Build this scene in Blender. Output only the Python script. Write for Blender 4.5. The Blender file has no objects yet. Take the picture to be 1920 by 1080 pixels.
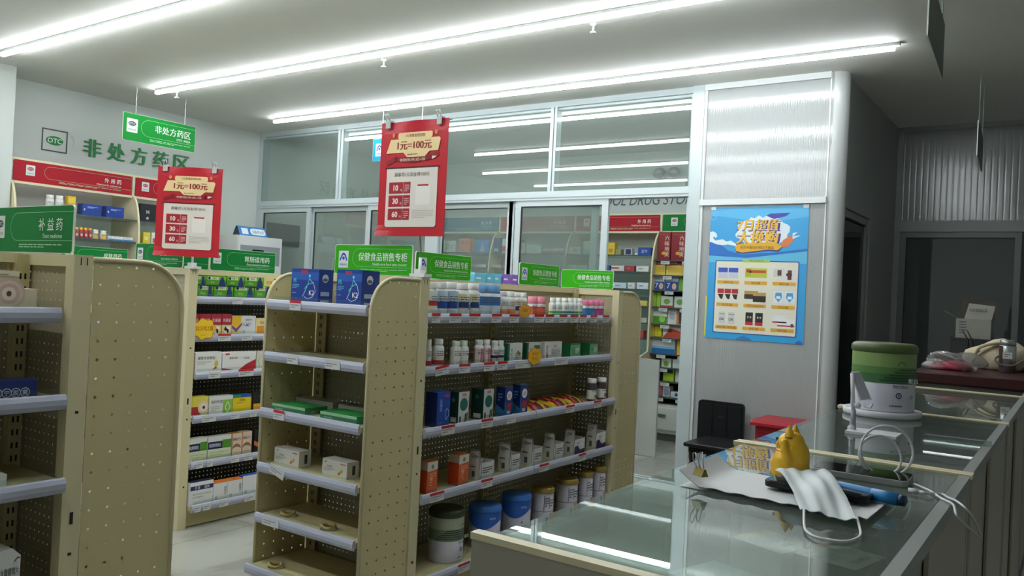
import bpy, bmesh, math, random
from mathutils import Matrix, Vector
random.seed(7)
S = bpy.context.scene
COL = S.collection
PI = math.pi
# ---------------------------------------------------------------- camera
EYE = Vector((0.0, 0.0, 1.45)); FPX = 1545.06
yaw, pit, rol = 0.604826, 0.006265, 0.048676
fw = Vector((-math.sin(yaw)*math.cos(pit), math.cos(yaw)*math.cos(pit), math.sin(pit)))
r0 = Vector((math.cos(yaw), math.sin(yaw), 0)); u0 = r0.cross(fw)
rt = math.cos(rol)*r0 + math.sin(rol)*u0; up = -math.sin(rol)*r0 + math.cos(rol)*u0
cam = bpy.data.cameras.new('camera'); cam.sensor_width = 36; cam.lens = FPX/1920*36
cam.clip_start = 0.02
co = bpy.data.objects.new('camera', cam); COL.objects.link(co)
co.matrix_world = Matrix(((rt.x, up.x, -fw.x, EYE.x), (rt.y, up.y, -fw.y, EYE.y), (rt.z, up.z, -fw.z, EYE.z), (0, 0, 0, 1)))
S.camera = co
# ---------------------------------------------------------------- world, exposure
w = bpy.data.worlds.new('night'); S.world = w; w.use_nodes = True
w.node_tree.nodes['Background'].inputs[0].default_value = (.5, .55, .6, 1)
w.node_tree.nodes['Background'].inputs[1].default_value = 0.02
S.view_settings.view_transform = 'Standard'; S.view_settings.look = 'None'
S.view_settings.exposure = 0.36; S.view_settings.gamma = 1; S.view_settings.use_curve_mapping = False
S.cycles.transparent_max_bounces = 24; S.cycles.max_bounces = 10; S.cycles.glossy_bounces = 5
S.cycles.caustics_reflective = False; S.cycles.caustics_refractive = False
TUBE = 45.0            # radiance of the ceiling tubes, straight down; their sides are dimmer
SIDE = 27.0
# ---------------------------------------------------------------- survey: points of the place seen along a sight line
def ray(x, y): return fw + rt*((x-960)/FPX) - up*((y-540)/FPX)
def onX(x, y, X): d = ray(x, y); return EYE + d*((X-EYE.x)/d.x)
def onY(x, y, Y): d = ray(x, y); return EYE + d*((Y-EYE.y)/d.y)
def onZ(x, y, Z): d = ray(x, y); return EYE + d*((Z-EYE.z)/d.z)
# ---------------------------------------------------------------- materials
def lin(h):
    h = h.lstrip('#'); o = []
    for i in (0, 2, 4):
        c = int(h[i:i+2], 16)/255
        o.append(c/12.92 if c <= .04045 else ((c+.055)/1.055)**2.4)
    return (*o, 1)
MATS = {}
def nodes(name):
    m = bpy.data.materials.new(name); m.use_nodes = True
    nt = m.node_tree; return m, nt, nt.nodes['Principled BSDF'], nt.nodes['Material Output']
def mth(nt, op, a, b=None):
    n = nt.nodes.new('ShaderNodeMath'); n.operation = op
    for i, v in enumerate((a, b)):
        if v is None: continue
        if isinstance(v, (int, float)): n.inputs[i].default_value = v
        else: nt.links.new(v, n.inputs[i])
    return n.outputs[0]
def C(h, rough=.45, metal=0.0, spec=.4):
    k = (h, rough, metal, spec)
    if k not in MATS:
        m, nt, b, o = nodes('paint_' + h.strip('#'))
        b.inputs['Base Color'].default_value = lin(h); b.inputs['Roughness'].default_value = rough
        b.inputs['Metallic'].default_value = metal; b.inputs['Specular IOR Level'].default_value = spec
        MATS[k] = m
    return MATS[k]
def EMIT(h, s):
    k = ('e', h, s)
    if k not in MATS:
        m, nt, b, o = nodes('lamp'); e = nt.nodes.new('ShaderNodeEmission')
        e.inputs[0].default_value = lin(h); e.inputs[1].default_value = s
        nt.links.new(e.outputs[0], o.inputs[0]); MATS[k] = m
    return MATS[k]
def GLASS(tint='#eef4f2', f0=.04, k0='g', rough=0.0, haze=None):
    k = (k0, tint, f0, rough, haze)
    if k not in MATS:                      # thin pane: clear with a mirror that grows towards grazing angles
        m, nt, b, o = nodes('glass'); L = nt.links
        t = nt.nodes.new('ShaderNodeBsdfTransparent'); t.inputs[0].default_value = lin(tint)
        g = nt.nodes.new('ShaderNodeBsdfGlossy'); g.inputs['Roughness'].default_value = rough
        lw = nt.nodes.new('ShaderNodeLayerWeight'); lw.inputs[0].default_value = .5
        p5 = mth(nt, 'POWER', lw.outputs['Facing'], 5.0)
        fr = mth(nt, 'ADD', mth(nt, 'MULTIPLY', p5, 1-f0), f0)
        mx = nt.nodes.new('ShaderNodeMixShader'); L.new(fr, mx.inputs[0])
        base = t.outputs[0]
        if haze:
            d = nt.nodes.new('ShaderNodeBsdfDiffuse'); d.inputs[0].default_value = lin(haze[0])
            mh = nt.nodes.new('ShaderNodeMixShader'); mh.inputs[0].default_value = haze[1]
            L.new(t.outputs[0], mh.inputs[1]); L.new(d.outputs[0], mh.inputs[2]); base = mh.outputs[0]
        L.new(base, mx.inputs[1]); L.new(g.outputs[0], mx.inputs[2]); L.new(mx.outputs[0], o.inputs[0])
        MATS[k] = m
    return MATS[k]
def PERF(h, axes, pitch, rad, rough=.5, jit=0):
    k = ('p', h, axes, pitch, rad)
    if k not in MATS:                      # sheet steel punched with a grid of holes
        m, nt, b, o = nodes('perforated'); L = nt.links
        b.inputs['Base Color'].default_value = lin(h); b.inputs['Roughness'].default_value = rough
        tc = nt.nodes.new('ShaderNodeTexCoord'); sp = nt.nodes.new('ShaderNodeSeparateXYZ'); L.new(tc.outputs['Object'], sp.inputs[0])
        def cell(a):
            f = mth(nt, 'FRACT', mth(nt, 'ADD', mth(nt, 'DIVIDE', sp.outputs[a], pitch), 100.0))
            q = mth(nt, 'MULTIPLY', mth(nt, 'SUBTRACT', f, .5), pitch)
            return mth(nt, 'MULTIPLY', q, q)
        r2 = mth(nt, 'ADD', cell('XYZ'.index(axes[0])), cell('XYZ'.index(axes[1])))
        hole = mth(nt, 'LESS_THAN', r2, rad*rad)
        t = nt.nodes.new('ShaderNodeBsdfTransparent'); mx = nt.nodes.new('ShaderNodeMixShader')
        L.new(hole, mx.inputs[0]); L.new(b.outputs[0], mx.inputs[1]); L.new(t.outputs[0], mx.inputs[2]); L.new(mx.outputs[0], o.inputs[0])
        MATS[k] = m
    return MATS[k]
def NOISE(name, h1, h2, scale, rough=.5, bump=0.0, spec=.4):
    k = ('n', name)
    if k not in MATS:
        m, nt, b, o = nodes(name); L = nt.links
        tc = nt.nodes.new('ShaderNodeTexCoord'); n = nt.nodes.new('ShaderNodeTexNoise'); n.inputs['Scale'].default_value = scale; n.inputs['Detail'].default_value = 4
        L.new(tc.outputs['Object'], n.inputs[0]); mx = nt.nodes.new('ShaderNodeMix'); mx.data_type = 'RGBA'
        mx.inputs[6].default_value = lin(h1); mx.inputs[7].default_value = lin(h2); L.new(n.outputs[0], mx.inputs[0]); L.new(mx.outputs[2], b.inputs['Base Color'])
        b.inputs['Roughness'].default_value = rough; b.inputs['Specular IOR Level'].default_value = spec
        if bump:
            bp = nt.nodes.new('ShaderNodeBump'); bp.inputs['Strength'].default_value = bump; bp.inputs['Distance'].default_value = .004
            L.new(n.outputs[0], bp.inputs['Height']); L.new(bp.outputs[0], b.inputs['Normal'])
        MATS[k] = m
    return MATS[k]
def TILE():
    if 'tile' not in MATS:                 # pale polished floor tile with soft grey veins and thin joints
        m, nt, b, o = nodes('floor_tile'); L = nt.links
        tc = nt.nodes.new('ShaderNodeTexCoord')
        br = nt.nodes.new('ShaderNodeTexBrick'); br.offset = 0; br.inputs['Scale'].default_value = 1
        br.inputs['Brick Width'].default_value = .8; br.inputs['Row Height'].default_value = .8; br.inputs['Mortar Size'].default_value = .0025
        br.inputs['Color1'].default_value = (1, 1, 1, 1); br.inputs['Color2'].default_value = (1, 1, 1, 1); br.inputs['Mortar'].default_value = (.45, .45, .43, 1)
        L.new(tc.outputs['Object'], br.inputs[0])
        n = nt.nodes.new('ShaderNodeTexNoise'); n.inputs['Scale'].default_value = 1.6; n.inputs['Detail'].default_value = 7; n.inputs['Distortion'].default_value = 1.4
        L.new(tc.outputs['Object'], n.inputs[0])
        rp = nt.nodes.new('ShaderNodeValToRGB'); rp.color_ramp.elements[0].position = .42; rp.color_ramp.elements[0].color = lin('#93938c')
        rp.color_ramp.elements[1].position = .56; rp.color_ramp.elements[1].color = lin('#a8a8a0'); L.new(n.outputs[0], rp.inputs[0])
        mx = nt.nodes.new('ShaderNodeMix'); mx.data_type = 'RGBA'; mx.blend_type = 'MULTIPLY'; mx.inputs[0].default_value = 1
        L.new(rp.outputs[0], mx.inputs[6]); L.new(br.outputs[0], mx.inputs[7]); L.new(mx.outputs[2], b.inputs['Base Color'])
        b.inputs['Roughness'].default_value = .16; MATS['tile'] = m
    return MATS['tile']
def RIBBED(h, axis, pitch, rough):
    k = ('rib', h, axis, pitch, rough)
    if k not in MATS:                      # glossy white sandwich panel with fine vertical ribs
        m, nt, b, o = nodes('ribbed_panel'); L = nt.links
        b.inputs['Base Color'].default_value = lin(h); b.inputs['Roughness'].default_value = rough; b.inputs['Specular IOR Level'].default_value = .6
        tc = nt.nodes.new('ShaderNodeTexCoord'); sp = nt.nodes.new('ShaderNodeSeparateXYZ'); L.new(tc.outputs['Object'], sp.inputs[0])
        s = mth(nt, 'SINE', mth(nt, 'MULTIPLY', sp.outputs['XYZ'.index(axis)], 2*PI/pitch))
        g = mth(nt, 'POWER', mth(nt, 'ADD', mth(nt, 'MULTIPLY', s, .5), .5), 6.0)
        bp = nt.nodes.new('ShaderNodeBump'); bp.inputs['Strength'].default_value = .5; bp.inputs['Distance'].default_value = .0012; bp.invert = True
        L.new(g, bp.inputs['Height']); L.new(bp.outputs[0], b.inputs['Normal'])
        MATS[k] = m
    return MATS[k]
BEIGE = '#c3b88c'
WHITE = '#e6e7e3'
ALU = C('#b6c1c3', .3, 0, .6)
RAIL = C('#adb1c2', .35)
CLEAR = GLASS('#f6fbf9', .05, 'clear')
# ---------------------------------------------------------------- mesh builder: many shapes, ONE mesh object
FACE = {'F': ((1, 0, 0), (0, 0, 1), (0, -1, 0)), 'B': ((-1, 0, 0), (0, 0, 1), (0, 1, 0)), 'L': ((0, -1, 0), (0, 0, 1), (-1, 0, 0)),
        'R': ((0, 1, 0), (0, 0, 1), (1, 0, 0)), 'T': ((1, 0, 0), (0, 1, 0), (0, 0, 1))}
def frame(o, face='F'):
    u, v, n = (Vector(a) for a in FACE[face]); o = Vector(o)
    return Matrix(((u.x, v.x, n.x, o.x), (u.y, v.y, n.y, o.y), (u.z, v.z, n.z, o.z), (0, 0, 0, 1)))
TXT = {}
def textmesh(s, bold):
    if (s, bold) not in TXT:
        cu = bpy.data.curves.new('t', 'FONT'); cu.body = s; cu.size = 1; cu.resolution_u = 3; cu.offset = bold
        ob = bpy.data.objects.new('t', cu); me = bpy.data.meshes.new_from_object(ob)
        vs = [v.co.copy() for v in me.vertices]; fs = [tuple(p.vertices) for p in me.polygons]
        bpy.data.objects.remove(ob); bpy.data.curves.remove(cu); bpy.data.meshes.remove(me)
        x0 = min(v.x for v in vs); x1 = max(v.x for v in vs); y0 = min(v.y for v in vs); y1 = max(v.y for v in vs)
        TXT[(s, bold)] = (vs, fs, x0, x1, y0, y1)
    return TXT[(s, bold)]
class MB:
    def __init__(s): s.v = []; s.f = []; s.fm = []; s.sm = []; s.mats = []
    def mi(s, m):
        if m not in s.mats: s.mats.append(m)
        return s.mats.index(m)
    def add(s, vs, fs, m, smooth=False):
        n = len(s.v); s.v += [Vector(a) for a in vs]; i = s.mi(m)
        for f in fs: s.f.append(tuple(n+j for j in f)); s.fm.append(i); s.sm.append(smooth)
        return s
    def box(s, a, b, m, M=None):
        x0, y0, z0 = a; x1, y1, z1 = b
        vs = [Vector(p) for p in ((x0, y0, z0), (x1, y0, z0), (x1, y1, z0), (x0, y1, z0), (x0, y0, z1), (x1, y0, z1), (x1, y1, z1), (x0, y1, z1))]
        if M: vs = [M @ p for p in vs]
        return s.add(vs, ((0, 3, 2, 1), (4, 5, 6, 7), (0, 1, 5, 4), (1, 2, 6, 5), (2, 3, 7, 6), (3, 0, 4, 7)), m)
    def prism(s, poly, axis, lo, hi, m, M=None):
        def P(a, b, c): return Vector(((c, a, b), (a, c, b), (a, b, c))[axis])
        n = len(poly); vs = [P(a, b, lo) for a, b in poly] + [P(a, b, hi) for a, b in poly]
        if M: vs = [M @ p for p in vs]
        return s.add(vs, [tuple(range(n))[::-1], tuple(range(n, 2*n))] + [(i, (i+1) % n, n+(i+1) % n, n+i) for i in range(n)], m)
    def lathe(s, prof, m, c=(0, 0, 0), seg=20, a0=0, a1=2*PI, M=None):
        full = abs(a1-a0-2*PI) < 1e-6; k = seg if full else seg+1; vs = []
        for r, z in prof:
            for i in range(k):
                a = a0+(a1-a0)*i/seg; vs.append(Vector((c[0]+r*math.cos(a), c[1]+r*math.sin(a), c[2]+z)))
        if M: vs = [M @ p for p in vs]
        fs = []
        for j in range(len(prof)-1):
            for i in range(seg):
                i2 = (i+1) % k; fs.append((j*k+i, j*k+i2, (j+1)*k+i2, (j+1)*k+i))
        return s.add(vs, fs, m, True)
    def tube(s, pts, r, m, seg=8, cap=True):
        pts = [Vector(p) for p in pts]; rs = r if isinstance(r, (list, tuple)) else [r]*len(pts); vs = []; prev = None
        for i, p in enumerate(pts):
            t = (pts[min(i+1, len(pts)-1)]-pts[max(i-1, 0)]).normalized()
            if prev is None: n = t.orthogonal().normalized()
            else: n = (prev - t*prev.dot(t)).normalized()
            prev = n; b = t.cross(n)
            for k in range(seg):
                a = 2*PI*k/seg; vs.append(p+(n*math.cos(a)+b*math.sin(a))*rs[i])
        fs = [(j*seg+k, j*seg+(k+1) % seg, (j+1)*seg+(k+1) % seg, (j+1)*seg+k) for j in range(len(pts)-1) for k in range(seg)]
        if cap: fs += [tuple(range(seg))[::-1], tuple(range(len(vs)-seg, len(vs)))]
        return s.add(vs, fs, m, True)
    # flat print: M carries (u right, v up, w out)
    def rect(s, M, x0, y0, x1, y1, m, w=.0004): return s.add([M @ Vector(p) for p in ((x0, y0, w), (x1, y0, w), (x1, y1, w), (x0, y1, w))], ((0, 1, 2, 3),), m)
    def poly(s, M, pts, m, w=.0004): return s.add([M @ Vector((a, b, w)) for a, b in pts], (tuple(range(len(pts))),), m)
    def ell(s, M, cx, cy, rx, ry, m, w=.0004, n=20): return s.poly(M, [(cx+rx*math.cos(2*PI*i/n), cy+ry*math.sin(2*PI*i/n)) for i in range(n)], m, w)
    def strip(s, M, pts, wd, m, w=.0004, closed=False):
        P = [Vector(p) for p in pts]; n = len(P)
        for i in range(n if closed else n-1):
            a, b = P[i], P[(i+1) % n]; d = (b-a)
            if d.length < 1e-9: continue
            d.normalize(); q = Vector((-d.y, d.x))*wd/2; e = d*wd*.3
            s.add([M @ Vector((p.x, p.y, w)) for p in (a-e-q, b+e-q, b+e+q, a-e+q)], ((0, 1, 2, 3),), m)
        return s
    def text(s, M, t, cx, cy, h, m, w=.0006, maxw=None, align='C', bold=.012, slant=0, rot=0, vert=False):
        if not t.strip(): return s
        if vert:
            n = len(t)
            for i, ch in enumerate(t): s.text(M, ch, cx, cy+(n/2-i-.5)*h*1.12, h, m, w, None, 'C', bold)
            return s
        cjk = any(ord(c) > 0x2000 for c in t)
        if cjk and bold:                   # dense characters: struck twice instead of fattened
            for dx in (-.5, 0, .5): s.text(M, t, cx+dx*min(bold, .08)*1.2*h*math.cos(rot), cy, h, m, w+(dx+.5)*.0001, maxw, align, 0, slant, rot)
            return s
        vs, fs, x0, x1, y0, y1 = textmesh(t, bold); k = h/max(y1-y0, .3); kx = k
        if maxw and (x1-x0)*kx > maxw: kx = maxw/(x1-x0)
        ox = {'C': -(x0+x1)/2, 'L': -x0, 'R': -x1}[align]; cr, sr = math.cos(rot), math.sin(rot); out = []
        for v in vs:
            X = (v.x+ox)*kx; Y = (v.y-(y0+y1)/2)*k; X += Y*slant
            out.append(M @ Vector((cx+X*cr-Y*sr, cy+X*sr+Y*cr, w)))
        return s.add(out, fs, m)
    def lines(s, M, x0, y0, x1, y1, n, m, w=.0005, fill=.45):
        dy = (y1-y0)/n
        for i in range(n):
            a = x0; yy = y1-(i+.5)*dy; end = x1 if i < n-1 else x0+(x1-x0)*.6
            while a < end-1e-6:
                b = min(end, a+(x1-x0)*random.uniform(.06, .2)); s.rect(M, a, yy-dy*fill/2, b, yy+dy*fill/2, m, w); a = b+(x1-x0)*.02
        return s
    def build(s, name, parent=None, world=False, loc=None, rz=0):
        me = bpy.data.meshes.new(name); o = bpy.data.objects.new(name, me); COL.objects.link(o)
        off = Vector((0, 0, 0))
        if parent is not None:
            o.parent = parent
            if world:
                q = parent
                while q: off += q.location; q = q.parent
        elif world and loc is not None: off = Vector(loc)
        me.from_pydata([v-off for v in s.v], [], s.f)
        for m in s.mats: me.materials.append(m)
        me.polygons.foreach_set('material_index', s.fm); me.polygons.foreach_set('use_smooth', s.sm); me.update()
        if loc is not None: o.location = loc
        if rz: o.rotation_euler.z = rz
        return o
def tag(o, label, cat, group=None, kind=None):
    if label: o['label'] = label
    if cat: o['category'] = cat
    if group: o['group'] = group
    if kind: o['kind'] = kind
    return o
def thing(name, label, cat, loc=(0, 0, 0), rz=0, group=None):
    o = bpy.data.objects.new(name, None); COL.objects.link(o); o.empty_display_size = .05
    o.location = loc; o.rotation_euler.z = rz
    return tag(o, label, cat, group)
def struct(name, m, label=None, parent=None, cat=None):
    o = m.build(name, parent)
    if parent is None: o['kind'] = 'structure'
    if label: o['label'] = label
    if cat: o['category'] = cat
    return o
def bevel(o, wdt, seg=2):
    b = o.modifiers.new('bevel', 'BEVEL'); b.width = wdt; b.segments = seg; b.limit_method = 'ANGLE'; return o
def rrect(x0, y0, x1, y1, r, n=6, corners=(1, 1, 1, 1)):
    out = []
    for k, (cx, cy, a) in enumerate(((x1-r, y0+r, -PI/2), (x1-r, y1-r, 0), (x0+r, y1-r, PI/2), (x0+r, y0+r, PI))):
        if corners[k]: out += [(cx+r*math.cos(a+PI/2*i/n), cy+r*math.sin(a+PI/2*i/n)) for i in range(n+1)]
        else: out.append(((x1, y0), (x1, y1), (x0, y1), (x0, y0))[k])
    return out
# ================================================================ the setting
XL, YP, ZC, XS, YK, YB = -7.87, 6.12, 3.15, -1.45, 8.3, 8.65
WALL = C('#cbd1cd', .55); DIMW = C('#b9bcb9', .5)
struct('floor', MB().box((XL-.2, -2.8, -.1), (2.8, YB+.2, 0), TILE()))
struct('ceiling', MB().box((XL-.2, -2.8, ZC), (2.8, YB+.2, ZC+.1), C('#e2e2db', .6)))
struct('wall_left', MB().box((XL-.2, -2.8, 0), (XL, YB+.2, ZC), WALL))
struct('wall_left_pier', MB().box((XL, -2.8, 0), (-7.44, 3.28, ZC), WALL))
struct('wall_back', MB().box((XL, YB, 0), (XS-.05, YB+.2, ZC), WALL))
struct('wall_rear', MB().box((XL, -2.8, 0), (2.8, -2.6, ZC), C('#d4d7d5', .5)))
struct('wall_right', MB().box((2.6, -2.6, 0), (2.8, YB+.2, ZC), C('#d4d7d5', .5)))
m = MB().box((-2.48, YP, 0), (-1.51, YP+.1, ZC), RIBBED('#a0a4a3', 'X', .018, .10))
struct('wall_partition', m)
m = MB().lathe([(.09, 0), (.09, ZC)], C('#bcc0bf', .22), (-1.51, YP+.09, 0), 16, -PI/2, PI/2)
struct('trim_1', m)
m = MB()
m.box((-2.477, YP-.018, 3.105), (-1.53, YP, 3.15), C('#d6dada', .3)); m.box((-2.477, YP-.022, 2.205), (-1.53, YP, 2.25), C('#d6dada', .3))
m.box((-2.477, YP-.012, 0), (-2.455, YP, ZC), C('#d6dada', .3)); m.box((-1.535, YP-.006, 0), (-1.528, YP, ZC), C('#f0f2f1', .3))
struct('trim_2', m)
m = MB()                                   # side wall of the dark recess, with a door opening
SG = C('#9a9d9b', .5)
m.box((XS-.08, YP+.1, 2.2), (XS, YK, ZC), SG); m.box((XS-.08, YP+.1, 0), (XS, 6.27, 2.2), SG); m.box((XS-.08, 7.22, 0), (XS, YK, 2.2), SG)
struct('wall_recess_side', m)
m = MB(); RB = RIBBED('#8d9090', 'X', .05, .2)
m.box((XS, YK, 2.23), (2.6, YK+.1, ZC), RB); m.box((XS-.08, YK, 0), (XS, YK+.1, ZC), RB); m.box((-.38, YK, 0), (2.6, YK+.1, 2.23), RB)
struct('wall_recess_back', m)
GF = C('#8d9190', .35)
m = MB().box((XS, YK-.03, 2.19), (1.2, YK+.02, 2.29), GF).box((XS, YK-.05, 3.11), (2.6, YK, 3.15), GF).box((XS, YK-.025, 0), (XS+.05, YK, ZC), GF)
struct('trim_3', m)
DARKG = GLASS('#3a413e', .06, 'dark')
FROST = GLASS('#4a524e', .06, 'frost', 0, ('#5f6663', .6))
def sash(name, a, b, z0, z1, y, t, fr, pane, fw_=.06, axis='x', lab=None):
    m = MB(); q = MB()
    def bx(M, u0, u1, v0, v1, d0, d1, mt):
        if axis == 'x': M.box((u0, y+d0, v0), (u1, y+d1, v1), mt)
        else: M.box((y+d0, u0, v0), (y+d1, u1, v1), mt)
    wl, wr = fw_ if isinstance(fw_, tuple) else (fw_, fw_)
    bx(m, a, a+wl, z0, z1, 0, t, fr); bx(m, b-wr, b, z0, z1, 0, t, fr)
    bx(m, a+wl, b-wr, z1-.05, z1, 0, t, fr); bx(m, a+wl, b-wr, z0, z0+.07, 0, t, fr)
    bx(m, a+wl, a+wl+.006, z0+.07, z1-.05, .006, t-.006, C('#23282a', .5)); bx(m, a+wl+.006, b-wr, z1-.058, z1-.05, .006, t-.006, C('#23282a', .5))
    o = struct(name, m, lab); bx(q, a+wl, b-wr, z0+.07, z1-.05, t/2-.003, t/2+.003, pane)
    struct('pane', q, None, o); return o
PANE = GLASS('#e2eae7', .08, 'pane', 0, ('#cdd5d1', .09))
# aluminium and glass partition: fixed frame, clerestory panes, sliding doors
m = MB()
m.box((XL, YP, 3.1), (-2.57, YP+.1, ZC), ALU); m.box((XL, YP+.03, 3.075), (-2.57, YP+.07, 3.1), ALU)
m.box((XL, YP, 0), (-7.80, YP+.1, 3.1), ALU); m.box((-2.572, YP-.02, 0), (-2.477, YP+.1, ZC), ALU)
m.box((-2.60, YP+.02, 0), (-2.572, YP+.08, 3.1), ALU)
m.box((-7.80, YP-.01, 2.282), (-2.57, YP+.1, 2.36), ALU); m.box((-7.80, YP-.016, 2.305), (-2.57, YP-.01, 2.33), ALU)
for a, b in ((-6.575, -6.54), (-6.528, -6.495), (-3.905, -3.873), (-3.862, -3.84)): m.box((a, YP, 2.36), (b, YP+.08, 3.1), ALU)
m.box((-6.54, YP+.02, 2.36), (-6.528, YP+.06, 3.1), C('#39403f')); m.box((-3.873, YP+.02, 2.36), (-3.862, YP+.06, 3.1), C('#39403f'))
m.box((-7.80, YP+.0, 0), (-2.57, YP+.03, .012), ALU); m.box((-7.80, YP+.07, 0), (-2.57, YP+.1, .012), ALU)
fr = struct('window_1', m, 'aluminium frame of the glass partition with three panes above the doors')
for a, b in ((-7.80, -6.575), (-6.495, -3.905), (-3.84, -2.60)):
    struct('pane', MB().box((a, YP+.004, 2.36), (b, YP+.010, 3.075), PANE), None, fr)
sash('door_1', -7.80, -6.95, .012, 2.282, YP+.0, .03, ALU, PANE)
sash('door_2', -6.99, -6.085, .012, 2.282, YP+.04, .03, ALU, PANE)
sash('door_3', -6.08, -5.13, .012, 2.282, YP+.0, .03, ALU, PANE, (.04, .16))
sash('door_4', -5.17, -4.29, .012, 2.282, YP+.04, .03, ALU, PANE)
sash('door_5', -4.235, -3.29, .012, 2.282, YP+.0, .03, ALU, PANE)
sash('door_6', -4.33, -3.41, .012, 2.282, YP+.04, .03, ALU, PANE)
sash('door_7', 6.28, 7.21, 0, 2.19, XS-.06, .05, GF, DARKG, .06, 'y')
sash('door_8', XS+.05, -.44, 0, 2.19, YK-.01, .05, C('#6f7372', .35), FROST, .05)
# ceiling tubes: four long runs parallel to the partition
for y, lab in ((5.617, 'long ceiling light tube nearest the glass partition'), (4.28, 'long ceiling light tube second from the glass partition'),
               (2.975, 'long ceiling light tube third from the glass partition, top left of the photo'), (1.645, 'long ceiling light tube farthest from the glass partition'),
               (.32, 'added unseen ceiling light tube brightening the near gondola and counters'),  # extra run out of view, added to lift the dark foreground and counter backs
               (2*(YP+.007)-5.617, 'ceiling light tube in the back room just behind the glass partition')):
    t = thing('ceiling_tube_light', lab, 'ceiling light', (-4.0, y, ZC), 0, 'ceiling light tubes')
    xe = -1.6 if y > YP else -1.0
    MB().box((-7.0, y-.017, ZC-.02), (xe, y+.017, ZC), C('#b9bdbc', .4)).build('housing', t, True)
    MB().box((-7.0, y-.014, ZC-.042), (xe-.03, y+.014, ZC-.02), EMIT('#f6fcff', SIDE)).box((-7.0, y-.013, ZC-.046), (xe-.03, y+.013, ZC-.0425), EMIT('#f6fcff', TUBE)).build('tube', t, True)
for p, lab in ((onZ(720, 112, ZC), 'small clear hook on the ceiling above the middle of the shop'), (onZ(1113, 45, ZC), 'small clear hook on the ceiling, rightmost of the three'),
               (onZ(332, 172, ZC), 'small clear hook on the ceiling near the left wall')):
    tag(MB().lathe([(.0, 0), (.022, 0), (.022, -.006), (.006, -.012), (.006, -.045), (.02, -.05), (.02, -.058), (0, -.058)], C('#dfe5e5', .2), seg=14).build('ceiling_hook', loc=(p.x, p.y, ZC)), lab, 'hook', 'clear ceiling hooks')
# lettering on the left wall
m = MB(); GRN = C('#2a8446', .5)
def wallM(y, z): return frame((XL, y, z), 'R')
M = wallM(0, 0); fq = lambda *q: [onX(a, b, XL) for a, b in q]
A = fq((80, 240), (126, 248), (124, 289), (78, 280)); y0, y1, z0, z1 = A[0].y, A[1].y, A[3].z, A[0].z
d = .006
m.strip(M, [(y0, z0), (y1, z0), (y1, z1), (y0, z1)], .012, C('#4a5552'), .003, True)
m.ell(M, (y0+y1)/2, (z0+z1)/2, .078, .042, GRN, .003); m.text(M, 'OTC', (y0+y1)/2, (z0+z1)/2, .045, C('#d9efe0'), .005, None, 'C', .015)
tag(m.build('wall_emblem', loc=(0, 0, 0)), 'framed green OTC oval sign on the left wall', 'wall sign')
for i, ch in enumerate('非处方药区'):
    cx = onX((181, 217, 257, 296, 324)[i], 285, XL).y; cx = 4.18+.238*i
    q = MB(); q.text(frame((XL, cx, 2.645), 'R'), ch, 0, 0, .17, GRN, .012, None, 'C', .05)
    q.text(frame((XL, cx, 2.645), 'R'), ch, 0, 0, .17, GRN, .002, None, 'C', .05)
    tag(q.build('wall_letter'), 'green raised character %s of the wording on the left wall' % ch, 'wall letter', 'green wall characters')
# ================================================================ gondola shelving
STEEL = C(BEIGE, .5); EDGE = C('#cdc49e', .45); SLOT = C('#1c1a14', .8)
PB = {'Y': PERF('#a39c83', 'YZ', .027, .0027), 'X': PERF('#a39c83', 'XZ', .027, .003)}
PANEL = PERF(BEIGE, 'YZ', .0555, .0042)
GREY = C('#5a5d60', .6); TAGW = C('#c9cbcb', .5); TAGR = C('#c4262e', .45)
def rail(mb, a, b, fixed, z, axis, sgn):
    # price rail: bulged channel in front of a shelf; z = its top
    prof = [(0, z-.045), (.008, z-.043), (.014, z-.03), (.015, z-.015), (.010, z-.003), (.004, z), (0, z)]
    pts = [(fixed+sgn*p, q) for p, q in prof]
    if axis == 'Y': mb.prism(pts, 1, a, b, RAIL)
    else: mb.prism(pts, 0, a, b, RAIL)
def ptag(parent, p, width, z, axis, sgn, red, tilt=0):
    # p: centre on the rail face
    m = MB(); M = frame((0, 0, 0), {('Y', 1): 'R', ('Y', -1): 'L', ('X', -1): 'F', ('X', 1): 'B'}[(axis, sgn)])
    if tilt: M = M @ Matrix.Rotation(tilt, 4, 'Z')
    m.box((-width/2, -.019, 0), (width/2, .019, .0008), TAGW, M)
    if red: m.box((-width/2, .012, .0008), (width/2, .024, .0016), TAGR, M)
    m.lines(M, -width*.42, -.012, width*.3, .008, 2, GREY, .0012, .3)
    off = Vector((0, 0, 0)); q = parent
    while q: off += q.location; q = q.parent
    o = m.build('price_tag', parent); o.location = Vector(p)-off; return o
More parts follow.
